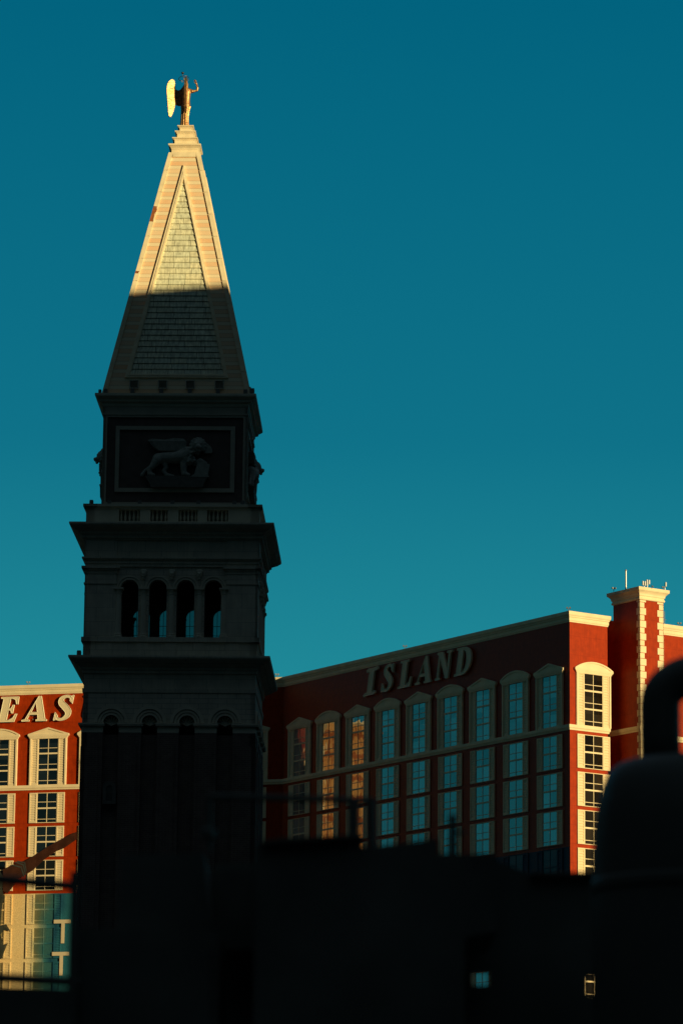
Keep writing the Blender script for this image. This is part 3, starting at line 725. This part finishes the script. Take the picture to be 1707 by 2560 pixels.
MB().sweep(pp, [(0,92.70),(.16,92.72),(.20,92.95),(.26,93.05),(.33,93.10),(.34,93.5),(.33,93.6),(0,93.6)]).build('pier_belt', M['cream'], hotel)
pierM = Matrix.Translation((PW.x, PW.y, 0)) @ Matrix.Rotation(TH, 4, 'Z')
def quoin(flip):
    mb = MB(); z = 114.72
    mb.M = pierM
    big = True; first = True
    while z > 60:
        h = 1.10 if big else .86
        if first: h = .30
        a = 1.26 if big else .90; c_ = .80 if big else .48
        z0 = z-h
        if flip == 0:
            mb.box(-.07, a, -.07, .1, z0, z); mb.box(-.07, .1, -.07, c_, z0, z)
        else:
            mb.box(PWID-a, PWID+.07, -.07, .1, z0, z); mb.box(PWID-.1, PWID+.07, -.07, c_, z0, z)
        z = z0-.085; big = not big; first = False
    return mb
quoin(0).build('quoins', M['cream'], hotel); quoin(1).build('quoins', M['cream'], hotel)

# -- windows (one of each kind, then copies)
def shutter_mesh(x0, x1, z0, z1, m, ncell=.44):
    mb = MB()
    mb.poly([[(x0,z0),(x1,z0),(x1,z1),(x0,z1)], [(x0+.22,z0+.28),(x1-.22,z0+.28),(x1-.22,z1-.28),(x0+.22,z1-.28)]], -.22, -.01)
    z = z0+.28
    while z < z1-.30:
        zz = min(z+ncell, z1-.28)
        mb.add([(x0+.22,-.20,z),(x1-.22,-.20,z),(x1-.22,-.10,zz-.02),(x0+.22,-.10,zz-.02),(x0+.22,-.05,z),(x1-.22,-.05,z)], [(0,1,2,3),(4,5,1,0)]); z += ncell
    return mb.mesh('shutter', m)
def sash_mesh(zt, zb, rails, bars, m):
    mb = MB()
    mb.poly([[(-1.98,zb-.06),(1.98,zb-.06),(1.98,zt+.08),(-1.98,zt+.08)], [(-1.87,zb+.05),(1.87,zb+.05),(1.87,zt-.03),(-1.87,zt-.03)]], -.17, -.01)
    for a, b_ in rails: mb.box(-1.86, 1.86, -.16, -.03, b_, a)
    for z in bars: mb.box(-1.86, 1.86, -.12, -.04, z-.05, z+.05)
    mb.box(-.05, .05, -.125, -.035, zb+.04, zt-.02)
    return mb.mesh('sash', m)
def pane_mesh(zt, zb, m): return MB().box(-1.9, 1.9, -.07, -.012, zb-.02, zt+.02).mesh('pane', m)
def ped_mesh(kind):
    mb = MB()
    mb.box(-3.72, 3.72, -.37, 0, 102.42, 102.62); mb.box(-3.84, 3.84, -.42, 0, 102.62, 102.8); mb.box(-4.0, 4.0, -.46, 0, 102.8, 103.12)
    if kind == 0:
        mb.poly([[(-4.0,103.12),(4.0,103.12),(4.0,103.2),(0,104.4),(-4.0,103.2)], [(-3.1,103.2),(3.1,103.2),(0,104.1)]], -.46, 0)
        mb.poly([[(-3.2,103.15),(3.2,103.15),(0,104.14)]], -.34, 0)
    else:
        R = (4.0**2+1.2**2)/2.4; cz = 104.4-R; a = math.degrees(math.asin(4.0/R))
        ou = arc(0, cz, R, 90-a, 90+a, 20); R2 = R-.26; a2 = math.degrees(math.acos((103.2-cz)/R2)); inn = arc(0, cz, R2, 90-a2, 90+a2, 20)
        mb.poly([[(-4.0,103.12),(4.0,103.12)] + ou, inn], -.46, 0)
        mb.poly([arc(0, cz, R2+.03, 90-a2, 90+a2, 20)], -.34, 0)
    return mb.mesh('pediment', M['cream'])
def sur_mesh():
    mb = MB()
    for s in (-1, 1):
        x0, x1 = sorted((s*3.28, s*3.58)); mb.box(x0, x1, -.34, -.0, 93.6, 102.42)
        x0, x1 = sorted((s*3.58, s*3.64)); mb.box(x0, x1, -.2, -.0, 93.6, 102.42)
    mb.box(-3.28, 3.28, -.34, 0, 102.3, 102.42)
    return mb.mesh('surround', M['cream'])
RT = 92.11; PIT = 6.265
me_top = dict(shut=[shutter_mesh(-3.28,-1.98,93.62,102.42,M['shutter']), shutter_mesh(1.98,3.28,93.62,102.42,M['shutter'])],
              sash=sash_mesh(102.32,93.66,[(99.67,99.38),(96.6,96.33)],[100.55,97.5,94.45],M['cream']), pane=pane_mesh(102.3,93.7,M['glass']),
              ped=[ped_mesh(0), ped_mesh(1)], sur=sur_mesh())
def low_set(ms, msash, mp):
    return dict(shut=[shutter_mesh(-3.42,-1.98,-5.56,.08,ms), shutter_mesh(1.98,3.42,-5.56,.08,ms)],
                sash=sash_mesh(0,-5.5,[(-2.69,-2.96)],[-1.66,-4.86],msash), pane=pane_mesh(0,-5.5,mp))
me_low = low_set(M['shutter'], M['cream'], M['glass'])
me_mur = low_set(M['mural'], M['mural'], M['film_pane'])
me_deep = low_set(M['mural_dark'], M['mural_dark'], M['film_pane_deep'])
def mk(name, me, parent):
    o = bpy.data.objects.new(name, me); COL.objects.link(o); o.parent = parent; return o
pane_top = {k: pane_mesh(102.3,93.7,M[k]) for k in ('glass','glass_left','glass_end')}
pane_low = {k: pane_mesh(0,-5.5,M[k]) for k in ('glass','glass_left','glass_end')}
def win_top(pos, rz, kind, gl='glass'):
    wn = empty('window', (pos.x, pos.y, 0), rz, hotel)
    for s in me_top['shut']: mk('shutter', s, wn)
    mk('sash', me_top['sash'], wn); mk('pane', pane_top[gl], wn); mk('pediment', me_top['ped'][kind], wn); mk('surround', me_top['sur'], wn)
def win_low(pos, rz, row, st, gl=None):
    wn = empty('window', (pos.x, pos.y, RT-PIT*(row-2)), rz, hotel)
    for s in st['shut']: mk('shutter', s, wn)
    mk('sash', st['sash'], wn); mk('pane', pane_low[gl] if gl else st['pane'], wn)
RI = -math.pi/2+TH; RL = math.atan2(-LD.y, -LD.x); RE = TH
for k in range(1, 10):                                   # dark wing, nine columns
    pos = P9 + BV*(9-k)*9.2752 + BV*.12
    win_top(pos, RI, 0 if k % 2 else 1)
    for row in (2, 3, 4): win_low(pos, RI, row, me_low)
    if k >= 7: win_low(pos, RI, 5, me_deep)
    if k == 7: win_low(pos, RI, 8, me_low)
pos = C0 + EV*4.83                                       # sunlit end
win_top(pos, RE, 1, 'glass_end')
for row in (2, 3, 4, 5, 6, 8): win_low(pos, RE, row, me_low, 'glass_end')
for j in (-1, 0, 1, 4):                                  # left wing
    pos = P0 - LD*(9.68*j+.0) + LD*(-.17)
    win_top(pos, RL, abs(j) % 2, 'glass_left')
    for row in (2, 3, 4): win_low(pos, RL, row, me_low, 'glass_left')
    if j < 4:
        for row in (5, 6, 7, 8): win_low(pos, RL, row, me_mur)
# -- printed mural on the lower storeys
mu = empty('wall_mural', (P0.x, P0.y, 0), RL)
tag(mu, 'large printed sand and teal mural with pale letters on the sunlit left wing', 'mural')
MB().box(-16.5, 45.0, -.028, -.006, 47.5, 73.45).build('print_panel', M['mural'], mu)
def tee(x0, x1, z1, z0, wd=.66):
    c = (x0+x1)/2+.15; h = .68
    return [(x0,z1),(x1,z1),(x1,z1-h),(c+wd/2,z1-h),(c+wd/2,z0),(c-wd/2,z0),(c-wd/2,z1-h),(x0,z1-h)]
MB().poly([tee(2.17,5.45,68.55,64.2)], -.30, -.27).build('letter_t', M['printwhite'], mu)
MB().poly([tee(1.98,5.30,62.62,58.3)], -.30, -.27).build('letter_t', M['printwhite'], mu)
# printed arm with bangles reaching across the upper rows
def ZL(x, y): # zoomed photo strip -> metres on this wall (x right, z up)
    px, py = x/4.9, 2080+y/4.9
    nv = Vector((LD.y, -LD.x)); d = px_at(px, py, 600.0)-CAM
    t = ((P0.x-CAM.x)*nv.x+(P0.y-CAM.y)*nv.y)/(d.x*nv.x+d.y*nv.y); q = CAM+d*t
    return (-(Vector((q.x, q.y))-P0).dot(LD), q.z)
arm = [(955,0),(900,20),(780,85),(600,180),(430,295),(330,350),(250,370),(120,430),(50,460),(50,720),(100,760),(160,690),(210,620),(255,560),(300,545),(420,470),(550,345),(700,240),(800,200),(955,90)]
MB().poly([[ZL(*q) for q in arm]], -.40, -.385).build('printed_arm', M['skin'], mu)
bg_ = MB()
for (ax, ay, bx, by) in ((200,365,330,520),(165,400,315,545),(225,355,340,480)):
    bg_.poly([[ZL(ax,ay), ZL((ax+bx)/2+40,(ay+by)/2-45), ZL(bx,by), ZL(bx-12,by+14), ZL((ax+bx)/2+26,(ay+by)/2-30), ZL(ax-8,ay+14)]], -.43, -.405)
bg_.build('printed_bangles', M['cuff'], mu)
cl = [(-60,470),(10,470),(50,560),(40,720),(75,800),(40,900),(20,1150),(90,1130),(140,1215),(60,1200),(20,1260),(60,1390),(110,1360),(30,1560),(-60,1560)]
MB().poly([[ZL(*q) for q in cl]], -.42, -.405).build('printed_cloth', M['cloth'], mu)
mu2 = empty('wall_mural', (P9.x, P9.y, 0), RI)
tag(mu2, 'deep blue printed mural in shade across the low storeys of the dark wing', 'mural')
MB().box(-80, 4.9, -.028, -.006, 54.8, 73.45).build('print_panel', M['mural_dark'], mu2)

# -- raised roof letters, drawn as outlines (unit height), slanted
def stroke(pts, ws, n=40):
    """outline of a thick curve through control points (Catmull-Rom) with varying width"""
    P = [Vector(p) for p in pts]; L = []
    def cr(a, b_, c, d, t): return .5*((2*b_)+(-a+c)*t+(2*a-5*b_+4*c-d)*t*t+(-a+3*b_-3*c+d)*t**3)
    seg = len(P)-1; left = []; right = []
    for i in range(n+1):
        u = i/n*seg; k = min(int(u), seg-1); t = u-k
        a = P[max(k-1,0)]; b_ = P[k]; c = P[k+1]; d = P[min(k+2,seg)]
        q = cr(a,b_,c,d,t); q2 = cr(a,b_,c,d,min(t+.01,1)); q1 = cr(a,b_,c,d,max(t-.01,0)); tn = (q2-q1).normalized(); nn = Vector((-tn.y, tn.x))
        wv = ws[k]*(1-t)+ws[k+1]*t
        left.append(q+nn*wv/2); right.append(q-nn*wv/2)
    return [tuple(p) for p in left] + [tuple(p) for p in reversed(right)]
def glyph(ch):
    if ch == 'I': return [[[(.10,.10),(.0,.02),(.06,-.04),(.2,.0),(.62,.0),(.70,.05),(.64,.14),(.5,.11),(.5,.89),(.62,.88),(.72,.93),(.66,1.03),(.52,1.0),(.12,1.0),(.02,.95),(.08,.86),(.2,.89),(.2,.11)]]]
    if ch == 'S': return [[stroke([(.56,.80),(.46,.93),(.30,.955),(.15,.86),(.17,.70),(.34,.54),(.50,.36),(.50,.18),(.33,.045),(.14,.07),(.05,.22)], [.09,.09,.10,.17,.21,.23,.22,.18,.10,.09,.07])],
                          [[(.60,1.0),(.50,.96),(.48,.78),(.60,.66)]], [[(.0,.0),(.09,.03),(.12,.20),(.0,.34)]]]
    if ch == 'L': return [[[(.0,.0),(.70,.0),(.74,.36),(.68,.36),(.62,.18),(.48,.08),(.40,.08),(.40,.92),(.50,.94),(.50,1.0),(.0,1.0),(.0,.94),(.12,.92),(.12,.08),(.0,.06)]]]
    if ch == 'A': return [[[(.0,.0),(.30,.0),(.30,.06),(.20,.08),(.26,.26),(.60,.26),(.65,.08),(.58,.06),(.58,.0),(1.02,.0),(1.02,.06),(.94,.08),(.60,1.0),(.50,1.0),(.12,.08),(.0,.06)], [(.30,.36),(.43,.74),(.57,.36)]]]
    if ch == 'N': return [[[(.0,.0),(.30,.0),(.30,.06),(.20,.08),(.20,.78),(.66,.0),(.82,.0),(.82,.92),(.92,.94),(.92,1.0),(.60,1.0),(.60,.94),(.71,.92),(.71,.34),(.32,1.0),(.0,1.0),(.0,.94),(.10,.90),(.10,.08),(.0,.06)]]]
    if ch == 'D': return [[[(.0,.0),(.40,.0)] + [(.40+.46*math.cos(rad(a)), .5+.5*math.sin(rad(a))) for a in range(-80,81,10)] + [(.40,1.0),(.0,1.0),(.0,.94),(.10,.92),(.10,.08),(.0,.06)],
                           [(.36,.09),(.36,.91)] + [(.38+.22*math.cos(rad(a)), .5+.41*math.sin(rad(a))) for a in range(80,-81,-10)]]]
    if ch == 'E': return [[[(.0,.0),(.70,.0),(.76,.32),(.70,.32),(.62,.15),(.48,.07),(.38,.08),(.38,.46),(.48,.46),(.53,.34),(.58,.34),(.58,.68),(.53,.68),(.48,.54),(.38,.54),(.38,.92),(.48,.93),(.60,.86),(.66,.70),(.72,.70),(.70,1.0),(.0,1.0),(.0,.94),(.10,.92),(.10,.08),(.0,.06)]]]
    if ch == 'U': return [[[(.0,1.0),(.0,.94),(.09,.92),(.09,.3)] + [(.44-.35*math.cos(rad(a)), .3-.31*math.sin(rad(a))) for a in range(15,180,15)] + [(.79,.3),(.79,.92),(.90,.94),(.90,1.0),(.58,1.0),(.58,.94),(.69,.92),(.69,.3)] + [(.49+.20*math.cos(rad(a)), .3-.21*math.sin(rad(a))) for a in range(15,180,15)] + [(.29,.3),(.29,.92),(.40,.94),(.40,1.0)]]]
    return []
def sign(name, label, pos, rz, items):
    sg = empty(name, (pos.x, pos.y, 0), rz); tag(sg, label, 'sign')
    for ch, xl, xr in items:
        H = 4.72; z0 = 105.62; sl_ = .19
        parts = glyph(ch); allx = [p[0]+sl_*p[1] for pt in parts for lp in pt for p in lp]; mn, mx = min(allx), max(allx)
        k = (xr-xl)/(mx-mn)
        mb = MB(); mr = MB()
        for i, pt in enumerate(parts):
            lp = [[(xl+(p[0]+sl_*p[1]-mn)*k, z0+p[1]*H) for p in q] for q in pt]
            mb.poly(lp, -.50-.004*i, -.12-.004*i)
        lo_ = mb.build('letter_'+ch.lower(), M['letter'], sg)
        for i, pt in enumerate(parts):
            for q in pt:
                pts = [(xl+(p[0]+sl_*p[1]-mn)*k, -.515, z0+p[1]*H) for p in q]
                mr.tube(pts+[pts[0]], .055, 4)
        mr.build('rim', M['letter_side'], lo_)
        st_ = MB(); st_.box(xl+(xr-xl)*.4, xl+(xr-xl)*.4+.2, -.14, 0, z0+1.0, z0+1.2).box(xl+(xr-xl)*.4, xl+(xr-xl)*.4+.2, -.14, 0, z0+.3, z0+.5); st_.build('bracket', M['lamp'], lo_)
sign('roof_sign', 'row of raised cream serif letters in shade along the dark right wing', P9, RI,
     [('I',-53.7,-49.1),('S',-48.3,-44.3),('L',-43.15,-39.0),('A',-38.0,-33.2),('N',-32.05,-26.9),('D',-26.45,-21.5)])
sign('roof_sign', 'row of raised sunlit cream letters on the left wing, cut by the frame edge', P0, RL,
     [('E',-10.1,-5.75),('A',-5.12,-.2),('S',1.09,5.04),('U',7.3,12.2)])

# -- rooftop clutter
def lampset(parent=None):
    mb = MB(); mb.tube([(0,0,0),(0,0,.55)], .07, 6)
    for s in (-1, 1): mb.tube([(0,0,.5),(s*.32,0,.7)], .05, 6); mb.box(s*.32-.18, s*.32+.18, -.25, .2, .66, 1.0)
    return mb
lm = lampset().mesh('rooftop_floodlight', M['lamp'])
def put(me, name, P, z, label, cat, group, rz=0, scale=1.0):
    o = bpy.data.objects.new(name, me); COL.objects.link(o); o.location = (P.x, P.y, z); o.rotation_euler = (0,0,rz); o.scale = (scale*(.72 if name == 'rooftop_floodlight' else 1),)*3; tag(o, label, cat, group); return o
gr = 'floodlights along the hotel roof edge'
put(lm, 'rooftop_floodlight', C0-EV*.1+BV*.3+Vector((.1,0)), 112.5, 'twin floodlight on the roof corner where the dark wing meets the sunlit end', 'floodlight', gr)
put(lm, 'rooftop_floodlight', P9+BV*41.7, 112.5, 'twin floodlight on the dark wing roof above the raised letter L', 'floodlight', gr)
put(lm, 'rooftop_floodlight', P0+LD*4.2, 112.5, 'twin floodlight on the roof edge of the sunlit left wing', 'floodlight', gr, .3)
put(lm, 'rooftop_floodlight', P0-LD*44.0, 112.5, 'twin floodlight on the roof just right of the tower, above the sunlit cornice sliver', 'floodlight', gr, .3)
put(lm, 'rooftop_floodlight', PW+BV*5.6-EV*1.0, 116.82, 'twin floodlight on the far left of the pier top', 'floodlight', gr, .4)
put(lm, 'rooftop_floodlight', PW+EV*4.6-BV*.6, 116.82, 'low twin floodlight on the right of the pier top beside a panel antenna', 'floodlight', gr, .4, .8)
put(lm, 'rooftop_floodlight', PW+EV*1.9-BV*1.0, 116.72, 'low twin floodlight on the middle of the pier front edge', 'floodlight', gr, .9, .6)
put(lm, 'rooftop_floodlight', C0+EV*23.6+BV*.2, 112.5, 'twin floodlight on the roof at the right frame edge', 'floodlight', gr, .2)
ms = MB().tube([(0,0,0),(0,0,3.25)], .13, 8).ball((0,0,3.3), .17).mesh('antenna_mast', M['metal'])
put(ms, 'antenna_mast', PW+BV*3.1-EV*.4, 116.82, 'tall pale antenna mast on the left side of the pier top', 'antenna', 'antenna masts on the hotel roof')
put(MB().tube([(0,0,0),(0,0,2.3)], .05, 6).tube([(.0,0,.9),(.25,0,.9)], .05, 6).mesh('antenna_mast', M['metal']), 'antenna_mast', C0+EV*20.5+BV*.3, 112.5, 'thin antenna mast on the roof right of the pier', 'antenna', 'antenna masts on the hotel roof')
def panelant(n, hgt):
    mb = MB()
    mb.tube([(0,0,0),(0,0,hgt)], .07, 6)
    for i in range(n):
        x = (i-(n-1)/2)*.45; mb.box(x-.12, x+.12, -.3, -.12, hgt-.55, hgt+.15); mb.tube([(0,0,hgt-.15),(x,-.12,hgt-.15)], .04, 5)
    return mb.mesh('panel_antenna', M['metal'])
put(panelant(3,.75), 'panel_antenna', PW+EV*.35-BV*.8, 116.82, 'small cluster of panel antennas on the front corner of the pier top', 'antenna', 'panel antennas on the pier', TH)
put(panelant(2,1.15), 'panel_antenna', PW+EV*1.25-BV*.5, 116.82, 'taller pair of panel antennas right of the pier front corner', 'antenna', 'panel antennas on the pier', TH)
put(panelant(1,1.2), 'panel_antenna', PW+EV*5.1-BV*.4, 116.82, 'single panel antenna on the right side of the pier top', 'antenna', 'panel antennas on the pier', TH)

# ------------------------------------------------------------------ unseen blocks: one hotel shadows the spire, the rest added to cut or mirror light
ux = Vector((math.cos(rad(SUN_AZ)), math.sin(rad(SUN_AZ)))); wx = Vector((math.sin(rad(SUN_AZ)), -math.cos(rad(SUN_AZ))))
def slab(name, label, u0, u1, w0, w1, h, m):
    o = empty(name, (0,0,0)); tag(o, label, 'hotel')
    q = [ux*u0+wx*w0, ux*u1+wx*w0, ux*u1+wx*w1, ux*u0+wx*w1]
    MB().prism(q, 0, h-.7).build('wall', m, o)
    e = .4; q2 = [ux*(u0-e)+wx*(w0-e), ux*(u1+e)+wx*(w0-e), ux*(u1+e)+wx*(w1+e), ux*(u0-e)+wx*(w1+e)]
    MB().prism(q2, h-.7, h).build('roof', M['slab'], o)
SH = 97.0
slab('unseen_block', 'tall hotel slab right of the view whose roof shadow crosses the spire', 180, 330, -100, -74, SH, M['slab'])
slab('shade_block', 'low unseen block added beside the viewpoint to shade the foreground', -30, 42, 26, 50, 15, M['slab'])  # added out of view to keep the foreground in shade
def light_blocker(label, x0, x1, y0, y1, h, rz=0):  # boxes added out of view to block sky and bounced light
    o = empty('unseen_block', (0,0,0)); tag(o, label, 'hotel')
    MB().box(x0, x1, y0, y1, 0, h-.8).build('wall', M['slab'], o)
    MB().box(x0-.5, x1+.5, y0-.5, y1+.5, h-.8, h).build('roof', M['slab'], o)
light_blocker('broad unseen block added far behind the viewpoint on its left to cut sky light', -420, -60, -190, -140, 150)
light_blocker('broad unseen block added straight behind the viewpoint to cut sky light', -40, 210, -200, -150, 140)
light_blocker('broad unseen block added far behind the viewpoint on its right to cut sky light', 235, 480, -190, -140, 120)
light_blocker('long unseen block added left of the view to cut sky light', -150, -100, -60, 170, 105)
light_blocker('dark unseen block added in front of the left wing to cut sky light', -215, -62, 370, 500, 104)
light_blocker('tall unseen block added far to the left to cut sky light', -420, -330, 120, 420, 130)
light_blocker('low dark unseen block added before the left wing to cut bounced light', -84, -36, 640, 668, 46)
light_blocker('dark hotel block right of the view, beyond the tower', 62, 112, 262, 430, 92)
far = empty('sandstone_block', (0,0,0)); tag(far, 'sunlit sandstone block added beyond the left frame edge, mirrored orange in two window columns', 'building')  # added out of view to give the orange window reflections
fa = Vector((-97.0, 687.6)); fb = fa + Vector((.695,.719))*12.5
MB().prism([fa, fb, fb+Vector((-.719,.695))*22, fa+Vector((-.719,.695))*22], 88, 116.5).build('wall', M['far'], far)
MB().prism([fa+Vector((-.1,.1)), fb+Vector((-.1,.1)), fb+Vector((-.719,.695))*22, fa+Vector((-.719,.695))*22], 0, 88).build('darkened_base', M['slab'], far)  # lower part coloured near black in place of shade, to cut its bounce
MB().sweep([fa, fb], [(0,116.5),(0,117.3),(.8,117.3),(.8,117)]).build('roof_cornice', M['cream'], far)

# ------------------------------------------------------------------ foreground, out of focus
FY = 12.0
def P(px, py, Y=FY): q = px_at(px, py, Y); return (q.x, q.z)
# domed iron pillar with a ring on top
cx = P(1757, 1900)[0]; m_ = lambda v: v*12.35/9260
def zc(py): return P(1757, py)[1]
pil = empty('domed_pillar', (cx, FY, 0)); tag(pil, 'glossy black domed iron pillar topped by a thick ring, blurred at the right edge', 'pillar')
prof = [(.01, 0)] if False else []
dome = [(274, 2560), (274, 2160), (270, 2111), (267, 2064), (262, 2025), (255, 1995), (247, 1967), (236, 1940), (224, 1926), (208, 1914), (185, 1906), (150, 1901), (60, 1897), (4, 1896)]
prof = [(m_(274), 0.02)] + [(m_(r), zc(y)) for r, y in dome]
MB().lathe(prof, (0,0,0), 64).build('dome', M['gloss'], pil, smooth=True)
MB().lathe([(m_(275), zc(2240)), (m_(277), zc(2232)), (m_(277), zc(2212)), (m_(275), zc(2204))], (0,0,0), 64).build('band', M['gloss'], pil, smooth=True)
loop = [(-m_(104), 0, zc(1930)), (-m_(105), 0, zc(1840))] + [(-m_(105)*math.cos(rad(t)), 0, zc(1762)+m_(76)*math.sin(rad(t))) for t in range(0,181,10)] + [(m_(105), 0, zc(1840)), (m_(104), 0, zc(1930))]
MB().tube(loop, m_(50), 20).build('ring', M['gloss'], pil, smooth=True)
# equipment cabinets
def polyobj(name, pts, y0, y1, m, parent):
    return MB().poly(pts, y0, y1).build(name, m, parent)
cab = empty('equipment_cabinet', (0, FY, 0)); tag(cab, 'wide black equipment cabinet with a stepped top in front of the tower foot, blurred', 'cabinet')
def PZ(pts): return [P(*q) for q in pts]
b0 = P(640, 2560)[0]; b1 = P(1240, 2560)[0]
polyobj('body', [PZ([(640,2112),(690,2100),(700,2096),(903,2095),(905,2119),(945,2118),(1092,2099),(1096,2137),(1238,2137),(1240,2330),(1160,2345)]) + [(P(1160,2345)[0], 0), (P(640,2300)[0], 0)]], -.02, .75, M['black'], cab)
polyobj('lid', [PZ([(655,2104),(905,2090),(905,2097),(655,2112)])], -.05, .8, M['black'], cab)
# low screen wall with two square openings
scr = empty('screen_wall', (0, FY+.8, 0)); tag(scr, 'low black screen wall with small square openings along the bottom of the view', 'wall')
sy = FY+.8
def PS(px, py): return P(px, py, sy)
out = [PS(*q) for q in [(536,2160),(1236,2150),(1322,2186),(1500,2186),(1560,2186),(2000,2186)]]
out = [(out[0][0], 0)] + out + [(out[-1][0], 0)]
h1 = [PS(*q) for q in [(1178,2428),(1222,2428),(1222,2464),(1178,2464)]]
h2 = [PS(*q) for q in [(1468,2440),(1520,2440),(1520,2486),(1468,2486)]]
MB().poly([out, h1, h2], 0, .05).build('panel', M['black'], scr)
MB().poly([[PS(*q) for q in [(1322,2182),(1500,2182),(1500,2190),(1322,2190)]]], -.03, .08).build('coping', M['black'], scr)
# left block and its upper box
blk = empty('utility_box', (0, FY, 0)); tag(blk, 'tall black utility box left of the cabinet, blurred against the brick shaft', 'utility box')
polyobj('body', [PZ([(184,2322),(548,2330)]) + [(P(548,2330)[0], 0), (P(184,2330)[0], 0)]], .0, .7, M['black'], blk)
polyobj('upper_box', [PZ([(300,2128),(508,2124),(522,2324),(292,2324)])], .1, .6, M['black'], blk)
polyobj('door', [PZ([(205,2352),(525,2358),(525,2600),(205,2600)])], -.03, .0, M['black'], blk)
polyobj('side_panel', [PZ([(512,2126),(662,2116),(662,2330),(512,2330)])], .62, .78, M['black'], blk)
# pipe frame over the cabinet
fr_ = empty('pipe_frame', (0, FY+.2, 0)); tag(fr_, 'black pipe frame with one long crossbar above the equipment cabinet, blurred', 'frame')
def P3(px, py, dy=0.0): q = px_at(px, py, FY+.2); return (q.x, dy, q.z)
MB().tube([P3(526,1992), P3(720,1995), P3(930,2002)], .0115, 10).build('crossbar', M['black'], fr_)
MB().tube([P3(524,1990), P3(524,2130)], .010, 10).build('upright', M['black'], fr_)
MB().tube([P3(884,1998), P3(884,2110)], .019, 10).build('upright', M['black'], fr_)
MB().tube([P3(928,1996), P3(930,2125)], .016, 10).build('upright', M['black'], fr_)
MB().lathe([(.01,-.02),(.026,-.012),(.026,.012),(.01,.02)], P3(521,2084), 12).build('knob', M['black'], fr_)
pst = empty('short_post', (0, FY+.1, 0)); tag(pst, 'short black post with a side arm on the right end of the cabinet, blurred', 'post')
def P4(px, py): q = px_at(px, py, FY+.1); return (q.x, 0, q.z)
MB().tube([P4(1131,2052), P4(1131,2142)], [.012,.015], 10).build('upright', M['black'], pst)
MB().tube([P4(1131,2080), P4(1162,2083)], .006, 8).build('side_arm', M['black'], pst)
MB().lathe([(.006,0),(.016,.008),(.012,.022),(.002,.03)], P4(1131,2056), 12).build('cap', M['black'], pst)
# railing at the left edge
ral = empty('hand_railing', (0, FY-.1, 0)); tag(ral, 'black handrail with two round bars over a solid base at the lower left edge, blurred', 'railing')
def P5(px, py): q = px_at(px, py, FY-.1); return (q.x, 0, q.z)
MB().tube([P5(-160,2180), P5(0,2198), P5(200,2217)], .0155, 12).build('rail', M['black'], ral)
MB().tube([P5(-160,2434), P5(0,2445), P5(200,2456)], .0165, 12).build('rail', M['black'], ral)
q0 = px_at(-160,2462,FY-.1); q1 = px_at(190,2474,FY-.1)
MB().poly([[(q0.x,q0.z),(q1.x,q1.z),(q1.x,0),(q0.x,0)]], -.03, .03).build('base_panel', M['black'], ral)
q2 = px_at(178,2180,FY-.1); q3 = px_at(200,2180,FY-.1)
MB().box(q2.x, q3.x, -.02, .02, 0, q2.z).build('post', M['black'], ral)
